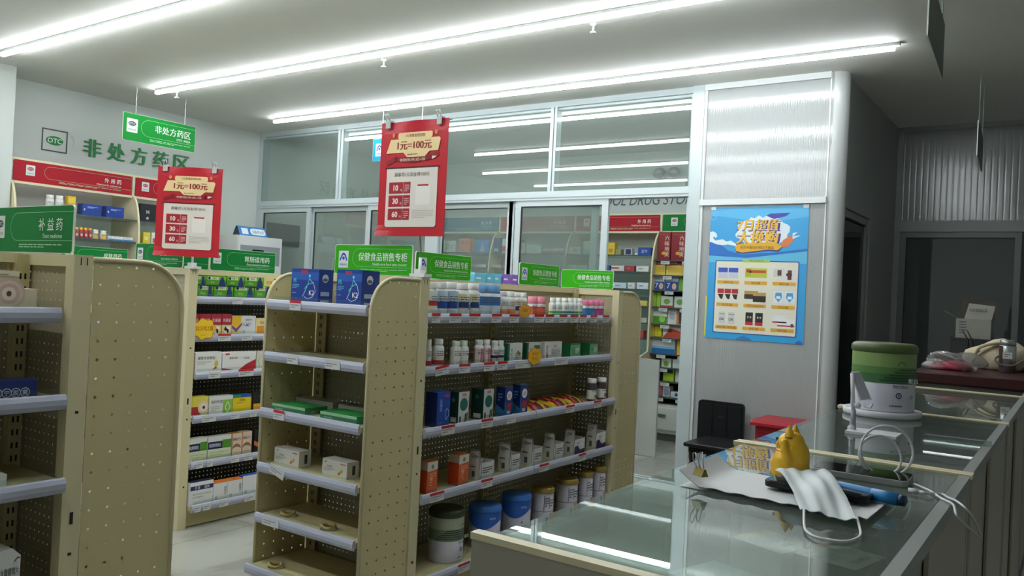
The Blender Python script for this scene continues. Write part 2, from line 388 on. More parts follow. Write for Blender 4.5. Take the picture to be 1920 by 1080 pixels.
def shelf(root, x0, x1, y0, y1, z, face, red=(), plain=(), base=False):
    """face: ('Y',+1) runs along Y and faces +X, ('X',-1) runs along X and faces -Y ..."""
    ax, sg = face
    m = MB().box((x0, y0, z-.035), (x1, y1, z-.012), STEEL); sh = m.build('shelf', root, True)
    r = MB()
    f = {('Y', 1): x1, ('Y', -1): x0, ('X', -1): y0, ('X', 1): y1}[face]
    a, b = (y0, y1) if ax == 'Y' else (x0, x1)
    rail(r, a+.003, b-.003, f, z, ax, sg); r.build('price_rail', sh, True)
    if ax == 'Y':                          # clear lip behind the rail
        MB().box((f-.006 if sg > 0 else f+.003, y0+.02, z-.012), (f-.003 if sg > 0 else f+.006, y1-.02, z+.016), CLEAR).build('front_lip', sh, True)
    else:
        MB().box((x0+.02, min(f-sg*.003, f-sg*.006), z-.012), (x1-.02, max(f-sg*.003, f-sg*.006), z+.016), CLEAR).build('front_lip', sh, True)
    for lst, rd in ((red, True), (plain, False)):
        for a, b, *t in lst:
            c = (a+b)/2; d = f+sg*.016
            P = (d, c, z-.022) if ax == 'Y' else (c, d, z-.022)
            ptag(sh, P, b-a, z, ax, sg, rd, t[0] if t else 0)
    return sh
def gondola(name, label, xc, y0, y1, xr, shelves, H=1.5, half=.33, bays=2, left=True, near_perf=True):
    g = thing(name, label, 'shelving', (xc, y0, 0))
    pw = .05
    for s in (-1, 1):                      # corner uprights at both ends
        for ya, yb in ((y0, y0+.055), (y1-.055, y1)):
            x = xc+s*half; m = MB().box((min(x, x-s*.045), ya, .0), (max(x, x-s*.045), yb, H), EDGE)
            M = frame((x, 0, 0), 'R' if s > 0 else 'L'); sx = 1 if s > 0 else -1
            for zz, hh in ((1.04, .008), (.72, .035), (.63, .008), (.24, .01)): m.rect(M, sx*(ya+.024), zz, sx*(ya+.034), zz+hh, SLOT, .0006)
            for k in (0, 1): m.rect(M, sx*(ya+.018+.018*k), H-.03, sx*(ya+.021+.018*k), H-.008, SLOT, .0006)
            m.build('upright', g, True)
    for ya, yb in ((y0+.025, y0+.0262), (y1-.0262, y1-.025)):
        MB().box((xc-half+.045, ya, .1), (xc+half-.045, yb, H-.005), PB['X']).build('end_panel', g, True)
        MB().box((xc-half+.045, ya-.012, H-.035), (xc+half-.045, yb+.012, H), EDGE).build('end_rail', g, True)
    n = bays; L = (y1-y0-.11)/n
    for i in range(n):
        a = y0+.055+i*L
        MB().box((xc-.0006, a, .12), (xc+.0006, a+L, H-.02), PB['Y']).build('back_panel', g, True)
        MB().box((xc-.02, a, H-.03), (xc+.02, a+L, H), EDGE).build('top_rail', g, True)
    for i in range(n+1):                   # slotted centre columns
        a = y0+.055+i*L; m = MB().box((xc-.03, a-.02, 0), (xc+.03, a+.02, H-.003), STEEL)
        for s in ('R', 'L'):
            M = frame((xc+(.03 if s == 'R' else -.03), a, 0), s)
            z = .3
            while z < H-.05: m.rect(M, -.010, z, -.004, z+.018, SLOT, .0006).rect(M, .004, z, .010, z+.018, SLOT, .0006); z += .04
        m.build('column', g, True)
    m = MB().box((xc-half+.02, y0+.03, .005), (xc+half-.02, y1-.03, .105), STEEL); m.build('base', g, True)
    for z, xf, rd, pl in shelves:
        for i in range(n):                 # one shelf per bay, the rails butting at the column
            a = y0+.06+i*(y1-y0-.12)/n; b = a+(y1-y0-.12)/n; lo = a if i else -9; hi = b if i < n-1 else 99
            pick = lambda T: [q for q in T if lo <= (q[0]+q[1])/2 < hi]
            shelf(g, xc+.02, xf, a, b, z, ('Y', 1), pick(rd), pick(pl))
            if left: shelf(g, 2*xc-xf, xc-.02, a, b, z, ('Y', -1))
    return g
def end_unit(name, label, xc, yb, d, shelves, H=1.49, half=.325, depth=.3, r=.14):
    """shelving across the end of a gondola; d=-1 faces -Y, +1 faces +Y; yb its back"""
    g = thing(name, label, 'shelving', (xc, yb, 0)); yf = yb+d*depth
    for s in (-1, 1):
        x = xc+s*half; n = 8; zr = H-r
        yp_ = yb+d*.0045
        poly = [(yp_, .0), (yf, .0)]
        poly += [(yf-d*r+d*r*math.cos(PI/2*i/n), zr+r*math.sin(PI/2*i/n)) for i in range(n+1)] + [(yp_, H)]
        if d < 0: poly = poly[::-1]
        p = MB().prism(poly, 0, x-.0007, x+.0007, PANEL).build('side_panel', g, True)
        e = MB(); q = [(yf, .0)] + [(yf-d*r+d*r*math.cos(PI/2*i/n), zr+r*math.sin(PI/2*i/n)) for i in range(n+1)] + [(yp_, H)]
        e.tube([(x, a, b) for a, b in q], .0075, EDGE, 6); e.build('edge_trim', p, True)
    MB().box((xc-half, min(yb, yf+d*-.02), .005), (xc+half, max(yb, yf-d*.02), .105), STEEL).build('base', g, True)
    m = MB().box((xc-half+.01, yb+d*.004-.003, 0), (xc-half+.07, yb+d*.004+.003, H-.02), STEEL)
    M = frame((xc-half+.04, yb+d*.004+d*.003, 0), 'F' if d < 0 else 'B')
    z = .2
    while z < H-.1: m.rect(M, -.008, z, -.003, z+.02, SLOT, .0006).rect(M, .003, z, .008, z+.02, SLOT, .0006); z += .04
    m.build('slotted_column', g, True)
    for z, yo, rd, pl in shelves:
        y = yf+d*yo
        shelf(g, xc-half+.012, xc+half-.012, min(y, yb-d*-.006), max(y, yb+d*.006), z, ('X', d), rd, pl)
    return g
def Ys(X, y, *prs): return [(onX(a, y, X).y, onX(b, y, X).y) for a, b in prs]
XA, XB = -2.71, -4.53
c5 = lambda *v: [(780+a/4.8, 780+b/4.8) for a, b in v]
F1, F2, F3, F4, F5 = -2.43, -2.42, -2.38, -2.38, -2.35     # rail faces, top to bottom
Z1 = onX(1000, 590, F1).z; Z2 = onX(803, 687, F2).z; Z3 = onX(793, 804, F3).z; Z4 = onX(785, 930, F4).z; Z5 = onX(840, 1064, F5).z
t1 = Ys(F1, 590, *c5((118, 195), (277, 383), (455, 555), (660, 748), (820, 905), (1045, 1130), (1145, 1220), (1270, 1340), (1370, 1440), (1455, 1515), (1550, 1610), (1660, 1720)))
t2 = Ys(F2, 680, *c5((365, 465), (590, 685), (712, 800))) + [(*Ys(F2, 687, (812, 837))[0], .12)]
t3 = Ys(F3, 780, *c5((210, 330), (568, 670), (1325, 1400), (1575, 1640)))
t4 = Ys(F4, 890, (898, 919), (1006, 1023), (1079, 1092), (802.7, 829)); t5 = Ys(F5, 1055, (854, 875.5))
g3 = gondola('gondola_shelf', 'middle beige double-sided gondola shelf with supplement bottles and cans', XA, 2.745, 4.68, F3,
    [(Z1, F1, t1, []), (Z2, F2, t2, Ys(F2, 680, (962, 990), (1035, 1060))), (Z3, F3, t3, Ys(F3, 790, (945, 962))), (Z4, F4, t4, []), (Z5, F5, t5, [])])
EZ = [onY(600, y, 2.43).z for y in (567, 671, 783, 893, 995)]
e3 = end_unit('end_shelf', 'beige end shelf facing the counter side with blue calcium boxes on top', XA, 2.745, -1,
    [(EZ[0], 0, [(-2.86, -2.79)], []), (EZ[1], 0, [], [(-2.86, -2.79), (-2.62, -2.53)]), (EZ[2], .01, [(-2.92, -2.85)], []), (EZ[3], .01, [], [(-2.93, -2.83, -.3)]), (EZ[4], .01, [], [(-2.96, -2.85)]), (onY(500, 1062, 2.42).z, .05, [], [])])
f3 = end_unit('end_shelf', 'beige end shelf at the far end of the middle gondola, near the glass partition', XA, 4.68, 1, [(z, 0, [], []) for z in (Z1, Z2, Z3, Z4)], depth=.27)
gz = [onX(a, b, X).z for a, b, X in ((430, 557, -4.25), (430, 626, -4.25), (430, 694, -4.2), (430, 773, -4.2), (430, 855, -4.2), (430, 933, -4.17))]
def gt(X, y, *p): return Ys(X, y, *p)
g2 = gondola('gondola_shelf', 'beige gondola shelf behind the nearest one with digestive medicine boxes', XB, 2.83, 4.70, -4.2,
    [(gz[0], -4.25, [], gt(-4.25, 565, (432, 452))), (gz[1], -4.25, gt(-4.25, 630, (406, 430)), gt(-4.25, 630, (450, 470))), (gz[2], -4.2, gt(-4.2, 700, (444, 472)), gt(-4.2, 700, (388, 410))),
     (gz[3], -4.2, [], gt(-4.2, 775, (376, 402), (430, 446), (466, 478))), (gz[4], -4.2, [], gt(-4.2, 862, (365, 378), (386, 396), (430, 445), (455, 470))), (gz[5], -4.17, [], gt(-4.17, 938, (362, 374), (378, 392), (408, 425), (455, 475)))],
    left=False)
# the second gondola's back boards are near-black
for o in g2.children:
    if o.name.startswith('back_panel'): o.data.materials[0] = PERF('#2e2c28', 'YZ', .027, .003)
g1 = gondola('gondola_shelf', 'nearest beige gondola shelf at the left edge of the photo', XA, -.62, 1.285, F3, [(1.345, -2.43, [], []), (1.10, -2.38, [], []), (.865, -2.36, [], []), (.56, -2.36, [], []), (.145, -2.35, [], [])])
e1 = end_unit('end_shelf', 'beige rounded end shelf seen side on at the far end of the nearest gondola', XA, 1.285, 1, [(z, 0, [], []) for z in (1.345, 1.10, .865, .6, .38, .14)])
# ================================================================ goods on the shelves
ORD = ['leftmost', 'second from the left', 'third from the left', 'fourth from the left', 'fifth from the left', 'sixth from the left']
def decals(m, M, w, h, lst):
    for k, q in enumerate(lst):
        t = q[0]; dz = .0003+.0002*(k+1)
        if t == 'r': m.rect(M, q[1]*w, q[2]*h, q[3]*w, q[4]*h, C(q[5]), dz)
        elif t == 'e': m.ell(M, q[1]*w, q[2]*h, q[3]*h, q[4]*h, C(q[5]), dz)
        elif t == 'p': m.poly(M, [(a*w, b*h) for a, b in q[1]], C(q[2]), dz)
        elif t == 't': m.text(M, q[1], q[2]*w, q[3]*h, q[4]*h, C(q[5]), dz, q[6]*w if len(q) > 6 else .9*w)
        elif t == 'v': m.text(M, q[1], q[2]*w, q[3]*h, q[4]*h, C(q[5]), dz, vert=True)
        elif t == 'l': m.lines(M, q[1]*w, q[2]*h, q[3]*w, q[4]*h, q[5], C(q[6]), dz)
        elif t == 's': m.strip(M, [(a*w, b*h) for a, b in q[1]], q[2], C(q[3]), dz)
def carton(name, label, loc, rz, w, d, h, col, F=(), L=(), R=(), T=(), side=None, top=None, cat='box', group=None, rough=.4):
    """printed carton; front looks along local -Y, origin at the middle of its foot"""
    m = MB(); c = C(col, rough); s = C(side or col, rough); t = C(top or col, rough)
    x, y = w/2, d/2
    V = [(-x, -y, 0), (x, -y, 0), (x, y, 0), (-x, y, 0), (-x, -y, h), (x, -y, h), (x, y, h), (-x, y, h)]
    m.add(V, ((0, 1, 5, 4), (2, 3, 7, 6)), c); m.add(V, ((1, 2, 6, 5), (3, 0, 4, 7)), s); m.add(V, ((4, 5, 6, 7), (0, 3, 2, 1)), t)
    decals(m, frame((-x, -y, 0), 'F'), w, h, F); decals(m, frame((-x, y, 0), 'L'), d, h, L); decals(m, frame((x, -y, 0), 'R'), d, h, R); decals(m, frame((-x, -y, h), 'T'), w, d, T)
    return tag(m.build(name, loc=loc, rz=rz), label, cat, group)
def px_box(X, z, pl, pc, pr, ptop, py):
    """carton on a shelf facing +X: side edge, near corner, far edge and top as seen -> loc, w, d, h"""
    a = onX(pc, py, X); b = onX(pr, py, X); h = onX(pc, ptop, X).z-z; w = b.y-a.y
    p = onY(pl, py, a.y); d = min(max(X-p.x, .03), .2)
    return Vector((X-d/2, a.y+w/2, z-.0115)), w, d, h+.0115
def px_cyl(X, z, p0, p1, ptop, py, lim=.2):
    """round thing whose front touches plane X"""
    r = .03
    for _ in range(8):
        c = onX((p0+p1)/2, py, X-r); dep = (c-EYE).dot(fw); r = min(dep*(p1-p0)/2/FPX, lim)
    return Vector((c.x, c.y, z-.0115)), r, onX((p0+p1)/2, ptop, X-r).z-z+.0115
def cyl_print(m, r, z0, z1, a0, a1, col, n=10): m.lathe([(r+.0006, z0), (r+.0006, z1)], C(col), seg=n, a0=a0, a1=a1)
def bottle(label, loc, r, h, cap='#e9ebea', bands=(), body='#e4e6e4', group=None, capr=.78, caph=.2, cat='bottle', name='pill_bottle', capname='cap', text=None, shoulder=.12):
    """plastic bottle: bands = (z0, z1, colour[, a0, a1]) in fractions of the height; angles 0 = +X, the side towards the aisle"""
    t = thing(name, label, cat, loc, 0, group); b = MB(); zc = h*(1-caph); zs = zc-h*shoulder
    b.lathe([(0, 0), (r*.94, 0), (r, h*.02), (r, zs), (r*.97, zs+.3*(zc-zs)), (r*capr*.92, zc-.002), (r*capr*.92, zc+.002), (0, zc+.002)], C(body, .35), seg=20)
    for q in bands:
        a0, a1 = (q[3], q[4]) if len(q) > 3 else (-PI, PI)
        cyl_print(b, r, q[0]*h, q[1]*h, a0, a1, q[2], 20)
    rr = random.Random(int(loc[1]*9999))
    for k in range(3 if text is None else 0):    # rows of fine print on the label
        zz = h*(.42+.07*k); a = -1.0
        while a < .6:
            e = a+rr.uniform(.15, .45); m0 = r+.0009; b.lathe([(m0, zz), (m0, zz+h*.025)], C('#3d4a5a'), seg=3, a0=a, a1=e); a = e+.08
    if text: b.text(frame((r+.0012, 0, 0), 'R'), text[0], 0, h*text[1], h*text[2], C(text[3]), .0002, r*1.3)
    b.build('body', t)
    k = MB(); rc = r*capr
    k.lathe([(rc*.98, zc+.002), (rc, zc+.004), (rc, h*.985), (rc*.93, h), (0, h)], C(cap, .4), seg=20)
    k.build(capname, t); return t
R90 = PI/2
XG = -2.435
# ---- middle gondola, top shelf
TOPG = 'bottles on the top shelf of the middle gondola'
def tb(p0, p1, top, label, f=1.4, **k):
    p0 = p1-f*(p1-p0)           # each one partly hidden by its nearer neighbour
    loc, r, h = px_cyl(F1-.012, Z1, p0, p1, top, 575); return bottle(label, loc, r, h, group=TOPG, **k)
RB_ = [(.08, .3, '#d8d9d8'), (.3, .45, '#b53a3a'), (.5, .74, '#c9d6de')]
BB_ = [(.08, .22, '#cfd3d8'), (.22, .42, '#2b4c9a'), (.46, .74, '#b7cad8')]
tb(806.7, 819.6, 528.8, 'white bottle with a red band beside the near post, top shelf of the middle gondola', bands=RB_)
tb(819.6, 838.3, 528.8, 'white bottle with a broad blue band right after the red banded one, top shelf', bands=BB_)
tb(838.3, 858, 528.8, 'second white bottle with a broad blue band on the top shelf', bands=BB_)
NB_ = [(.08, .2, '#d5d6d3'), (.25, .42, '#29406f', -1.2, .2), (.2, .36, '#3a5aa8', .2, 1.4), (.5, .66, '#d9cf9e', -1.3, -.2)]
tb(858, 880, 531, 'wide white bottle with navy block print, left of two, top shelf', bands=NB_)
tb(880, 898.8, 531.5, 'wide white bottle with navy block print, right of two, top shelf', bands=NB_)
LB_ = [(.06, .34, '#c9d3df'), (.34, .62, '#4f7fbd')]
tb(898.8, 918.5, 533, 'white bottle with a ribbed light blue cap, left of two on the top shelf', bands=LB_, cap='#6fa3d2', capr=.92, caph=.27, shoulder=.06)
tb(918, 937.7, 534, 'white bottle with a ribbed light blue cap, right of two on the top shelf', bands=LB_, cap='#6fa3d2', capr=.92, caph=.27, shoulder=.06)
OB_ = [(.1, .3, '#d98b5f'), (.34, .48, '#d6d8d8')]
tb(938, 952.4, 546, 'small white bottle with orange print, left of two on the top shelf', bands=OB_)
tb(952, 965.4, 546.5, 'small white bottle with orange print, right of two on the top shelf', bands=OB_)
tb(965, 977, 548, 'small white bottle with a navy corner print just left of the orange price card', bands=NB_)
tb(976, 988, 548.5, 'small white bottle with a navy corner print behind the orange price card', bands=NB_)
PB_ = [(.05, .5, '#d9674f')]
tb(990, 1008, 555.8, 'jar with a pink lid and orange red label, left of two on the top shelf', f=1.05, bands=PB_, cap='#e58aa0', capr=.98, caph=.36, shoulder=.05, name='jar', capname='lid', cat='jar')
tb(1007.5, 1023, 556.3, 'jar with a pink lid and orange red label, right of two on the top shelf', f=1.2, bands=PB_, cap='#e58aa0', capr=.98, caph=.36, shoulder=.05, name='jar', capname='lid', cat='jar')
for i, (a, b) in enumerate(((1029, 1043), (1043.2, 1054), (1054, 1066.5), (1066, 1075.5), (1075.5, 1083.2), (1083, 1092.5))):
    tb(a, b, 558+.25*i, f=1.0 if i == 0 else 1.25, label='small white bottle with green print, %s of six on the top shelf' % (ORD[i] if i < 5 else 'rightmost'),
       bands=[(.05, .14, '#3a9a58'), (.2, .3, '#2f7fae' if i in (2, 3) else '#43a95f')], caph=.22)
for i, (a, b) in enumerate(((1093.5, 1105), (1104.5, 1115), (1114.5, 1124), (1123.5, 1132.5))):
    tb(a, b, 562+.3*i, f=1.2, label='pink lidded jar with a %s label, %s of two at the shelf end' % (('blue', 'magenta')[i // 2], ('left', 'right')[i % 2]),
       bands=[(.06, .5, ('#3f7fc0', '#b64a86')[i // 2])], cap='#d77a9e', capr=.98, caph=.36, shoulder=.05, name='jar', capname='lid', cat='jar')
# ---- second shelf
SG_ = 'bottles on the second shelf of the middle gondola'
def sb(p0, p1, top, label, f=1.0, **k):
    p0 = p1-f*(p1-p0)
    loc, r, h = px_cyl(F2-.015, Z2, p0, p1, top, 672); return bottle(label, loc, r, h, group=SG_, **k)
RR_ = [(.1, .26, '#c43c44'), (.3, .5, '#d9d2d2')]
sb(797, 809, 636.5, 'white bottle with a red band half hidden by the near post, second shelf', bands=RR_)
sb(809, 832, 635.4, 'large white bottle with a red band, fully in view on the second shelf', bands=RR_)
GB_ = [(.14, .62, '#dde0dc'), (.42, .5, '#c4525a', 0, 1.0)]
sb(843, 863.8, 639, 'white bottle with a pale green ringed cap, left of two on the second shelf', bands=GB_, cap='#dfe8d8')
sb(863, 878, 638.5, 'white bottle with a pale green ringed cap, right of two on the second shelf', f=1.35, bands=GB_, cap='#dfe8d8')
PK_ = [(.1, .66, '#c9808f'), (.1, .66, '#d8d3cf', -1.6, -.5)]
sb(887, 906, 637, 'white capped bottle with a pink wrap label, left of two on the second shelf', bands=PK_)
sb(905, 919.6, 636.5, 'white capped bottle with a pink wrap label, right of two on the second shelf', f=1.25, bands=PK_)
NV_ = [(.24, .36, '#35345e'), (.42, .6, '#c9c9cf')]
sb(919, 934.6, 639, 'white bottle with a dark violet band, left of two on the second shelf', f=1.1, bands=NV_)
sb(933.8, 945, 638.5, 'white bottle with a dark violet band, right of two on the second shelf', f=1.4, bands=NV_)
def gb(X, z, pl, pc, pr, ptop, py, label, col, name='medicine_box', **k):
    loc, w_, d, h = px_box(X, z, pl, pc, pr, ptop, py); return carton(name, label, loc, R90, w_, d, h, col, **k)
GW = [('r', .0, 0, .1, 1, '#1f6b4a'), ('v', '钙片', .24, .5, .2, '#2c7a55'), ('l', .5, .1, .9, .5, 4, '#8aa094'), ('e', .7, .5, .1, .1, '#c0563f'), ('e', .8, .42, .09, .09, '#3f8f5a')]
gb(F2-.02, Z2, 946, 952.5, 979, 644, 665, 'white box with a green side, fruit print and vertical lettering on the second shelf', '#dfe2dd', F=GW, side='#1f6b4a')
gb(F2-.02, Z2, 980, 988, 1013, 642.7, 664, 'white box with a dark green side behind the yellow price card on the second shelf', '#dfe2dd', F=GW[:3] + [('r', .5, .5, .95, .85, '#2c7a55')], side='#1a5c40')
gb(F2-.02, Z2, 1019.6, 1021, 1053, 641, 658, 'white box with grey print standing alone on the second shelf', '#dcdcd8', F=[('v', '维生素', .14, .5, .18, '#6a6a6a'), ('t', 'B族', .6, .75, .14, '#5d5d5d'), ('l', .4, .2, .9, .6, 5, '#9a9a98'), ('r', .12, .1, .2, .3, '#c86a4a')])
GP = [('r', .0, .1, .98, .92, '#6fae7c'), ('e', .3, .5, .26, .26, '#4c9a63'), ('l', .5, .3, .9, .7, 4, '#e4efe4')]
gb(F2-.02, Z2, 1053, 1069.6, 1088, 644.8, 653, 'green box with a pale leaf print, left of two on the second shelf', '#1d7448', F=GP)
gb(F2-.02, Z2, 1089, 1106, 1121, 644, 650, 'green box with a pale leaf print, right of two on the second shelf', '#1d7448', F=GP)
# ---- third shelf
NVY = [('v', '蓝帽钙', .3, .62, .11, '#8fb2e6'), ('r', .55, .86, .9, .92, '#d13a44'), ('s', [(.72, .2), (.9, .3), (.9, .45), (.76, .52), (.62, .42), (.66, .28), (.72, .2)], .0022, '#c7dcf4'), ('l', .12, .08, .5, .16, 2, '#5f7fc0')]
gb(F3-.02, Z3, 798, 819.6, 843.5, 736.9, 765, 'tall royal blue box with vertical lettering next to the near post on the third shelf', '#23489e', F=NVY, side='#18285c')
DG = [('r', 0, 0, 1, .3, '#c7cbcb'), ('e', .5, .6, .2, .2, '#25665a'), ('r', 0, .84, 1, .98, '#cfd2d0'), ('t', '氨糖', .5, .91, .1, '#b8323a'), ('r', .1, .06, .25, .24, '#3a3f44'), ('p', [(.62, .05), (.72, .05), (.78, .3), (.66, .32)], '#1c2226'), ('p', [(.8, .08), (.88, .08), (.92, .34), (.82, .34)], '#1c2226')]
LL = [('r', .2, .05, .8, .2, '#b9c4be'), ('e', .45, .74, .07, .07, '#3c6a5f')]
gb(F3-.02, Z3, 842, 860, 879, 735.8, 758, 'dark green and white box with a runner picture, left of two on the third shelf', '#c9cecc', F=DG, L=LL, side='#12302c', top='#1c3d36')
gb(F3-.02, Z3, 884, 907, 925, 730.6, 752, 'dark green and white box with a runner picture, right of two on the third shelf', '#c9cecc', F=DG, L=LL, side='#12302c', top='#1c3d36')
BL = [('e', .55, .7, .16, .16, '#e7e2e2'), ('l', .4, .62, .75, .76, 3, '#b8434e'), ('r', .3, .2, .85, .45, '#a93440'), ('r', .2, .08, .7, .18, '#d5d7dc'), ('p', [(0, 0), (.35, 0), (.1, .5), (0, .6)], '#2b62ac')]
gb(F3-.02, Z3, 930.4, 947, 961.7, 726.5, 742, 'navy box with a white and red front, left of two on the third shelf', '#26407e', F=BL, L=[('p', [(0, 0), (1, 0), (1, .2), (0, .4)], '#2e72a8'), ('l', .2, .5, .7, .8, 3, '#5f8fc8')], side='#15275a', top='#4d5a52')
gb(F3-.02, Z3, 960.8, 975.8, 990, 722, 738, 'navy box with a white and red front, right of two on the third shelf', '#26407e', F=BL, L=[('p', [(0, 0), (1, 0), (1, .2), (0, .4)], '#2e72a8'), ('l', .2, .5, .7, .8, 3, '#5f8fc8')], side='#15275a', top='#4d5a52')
def pouch(label, p0, p1, top, py):
    a = onX(p0, py, F3-.03); b = onX(p1, py, F3-.03); w_ = b.y-a.y; m = MB(); n = 9; k = 6; vs = []; h = .05
    for i in range(n+1):
        for j in range(k+1):
            u, v = i/n, j/k; z = h*.5*(math.sin(PI*u)**.5)*(math.sin(PI*v)**.5)+v*.025+.004*abs(math.sin(9*u+4*v)); vs.append(Vector((-v*.17, u*w_, z+.001)))
    base = len(m.v)
    cols = ['#d9b62c', '#d9b62c', '#7a1f3c', '#c23b2e', '#6b1c3e', '#5a1a40', '#d4b02a', '#8a2440', '#d9b62c']
    for i in range(n):
        for j in range(k): m.add([vs[i*(k+1)+j], vs[(i+1)*(k+1)+j], vs[(i+1)*(k+1)+j+1], vs[i*(k+1)+j+1]], ((0, 1, 2, 3),), C(cols[(i+j//2) % 9], .25))
    m.add([(0, 0, 0), (0, w_, 0), (-.17, w_, 0), (-.17, 0, 0)], ((0, 3, 2, 1),), C('#7a1f3c'))
    tag(m.build('snack_pouch', loc=(F3-.03, a.y, Z3-.0108)), label, 'pouch', 'pouches on the third shelf')
pouch('flat yellow and maroon pouch after the navy boxes, left of three', 989, 1036, 745, 755)
pouch('flat yellow and maroon pouch, middle of three lying on the third shelf', 1038, 1072, 740, 749)
pouch('flat yellow and maroon pouch beside the two small jars, right of three', 1071, 1098, 735, 744)
for i, (a, b, t_) in enumerate(((1099.8, 1118, 709.8), (1118.5, 1136, 707.7))):
    loc, r, h = px_cyl(F3-.02, Z3, a, b, t_, 742)
    bottle('white capped jar with a %s wrap, %s of two on the third shelf' % (('green dotted', 'violet dotted')[i], ('left', 'right')[i]), loc, r, h, bands=[(.02, .1, '#3a2c30'), (.1, .5, '#e2e2de'), (.5, .78, '#51484a'), (.16, .3, ('#7f9a4e', '#6a4f9a')[i], -.4, .3)], body='#6a5f58', cap='#eceded', capr=.95, caph=.2, shoulder=.03, name='jar', capname='lid', cat='jar', group='small jars at the end of the third shelf')
# ---- fourth shelf
OR = [('r', 0, .74, 1, 1, '#d8cfc2'), ('e', .5, .84, .07, .07, '#6f8a70'), ('p', [(0, .7), (1, .74), (1, .8), (0, .74)], '#d8cfc2'), ('l', .2, .45, .85, .66, 3, '#efb69a'), ('v', '维C', .38, .38, .13, '#f3c9b2'), ('s', [(.25, .1), (.5, .2), (.75, .08), (.9, .2)], .002, '#f0b28e')]
ORL = [('r', 0, .74, 1, 1, '#b9a793')]
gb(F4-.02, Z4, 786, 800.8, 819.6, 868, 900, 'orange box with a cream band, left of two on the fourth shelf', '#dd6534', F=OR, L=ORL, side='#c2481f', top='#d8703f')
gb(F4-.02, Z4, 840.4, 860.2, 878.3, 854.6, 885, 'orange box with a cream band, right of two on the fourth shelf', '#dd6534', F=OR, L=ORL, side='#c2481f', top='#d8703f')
def display_box(label, pl, pc, pr, top, flap, py, navy):
    loc, w_, d, h = px_box(F4-.02, Z4, pl, pc, pr, top, py); hf = onX(pl, flap, F4-.02-d).z-Z4+.0115
    t = thing('display_carton', label, 'box', loc, R90, 'open display cartons on the fourth shelf'); m = MB(); Wt = C('#dcdcd9', .4); K = C('#2b2b33', .5)
    x, y = w_/2, d/2; th = .0015
    m.box((-x, -y, 0), (x, -y+th, h), Wt); m.box((-x, -y+th, 0), (-x+th, y, h), Wt); m.box((x-th, -y+th, 0), (x, y, h*1.05), Wt); m.box((-x+th, y-th, 0), (x-th, y, h*1.05), Wt); m.box((-x+th, -y+th, 0), (x-th, y-th, th), Wt)
    m.box((-x+th, -y+th, h*.78), (x-th, y-th, h*.8), C('#8f8f92' if navy else '#d0d0cd'))
    Ff = frame((-x, -y, 0), 'F'); Ll = frame((-x, y, 0), 'L')
    if navy: decals(m, Ff, w_, h, [('p', [(0, 0), (1, 0), (1, .35), (.55, .3), (.3, .6), (0, .55)], '#33365e'), ('e', .7, .55, .2, .2, '#e8e8e6'), ('t', '补', .35, .75, .2, '#44444c')])
    else: decals(m, Ff, w_, h, [('s', [(.04, .02), (.1, .5), (.04, .98)], .003, '#2b2b33'), ('s', [(.97, .02), (.9, .5), (.97, .98)], .003, '#2b2b33'), ('l', .2, .35, .85, .75, 3, '#4b4b52')])
    decals(m, Ll, d, h, [('r', .3, .15, .55, .5, '#77777a'), ('l', .32, .17, .53, .48, 6, '#2f2f33'), ('l', .15, .68, .85, .85, 1, '#3b3b42'), ('s', [(.96, .02), (.9, .5), (.96, .98)], .002, '#2b2b33')])
    m.build('tray', t)
    f = MB(); prof = [(-y, h*.98)] + [(-y+d*.06, hf*.93), (-y+d*.16, hf), (y-d*.12, hf), (y-d*.03, hf*.93), (y, h*1.02)]
    f.prism(prof, 0, -x, -x+.002, Wt)
    f.prism([(y-d*.02, h), (y-d*.1, hf*.99), (y-d*.02, hf*.97), (y, h)], 0, -x+.002, -x+.03, Wt)
    Lf = frame((-x-.0002, 0, 0), 'L')
    f.strip(Lf, [(-a*.94, b-.003) for a, b in prof], .003, K); f.text(Lf, '钙维' if navy else 'Osteo', 0, h+(hf-h)*.55, (hf-h)*.26, K, maxw=d*.66)
    f.lines(Lf, -d*.3, h+(hf-h)*.3, d*.3, h+(hf-h)*.38, 1, K); f.build('raised_lid', t)
for i, (pl, pc, pr, tp, fl, py) in enumerate(((878, 899.8, 925.8, 870, 842, 893), (933, 956.7, 974.8, 854.6, 829, 878), (975.8, 998.8, 1016.5, 843, 819.6, 866), (1018, 1039.4, 1056, 833.7, 810.4, 855))):
    display_box('white open display carton with raised lid, fourth shelf, %s of four' % (ORD[i] if i < 3 else 'rightmost'), pl, pc, pr, tp, fl, py, False)
for i, (pl, pc, pr, tp, fl, py) in enumerate(((1057, 1077, 1095.6, 825.4, 804, 846), (1098.8, 1118, 1134.8, 813, 794, 835))):
    display_box('white and navy display carton with arched lid, %s of two on the fourth shelf' % ('left', 'right')[i], pl, pc, pr, tp, fl, py, True)
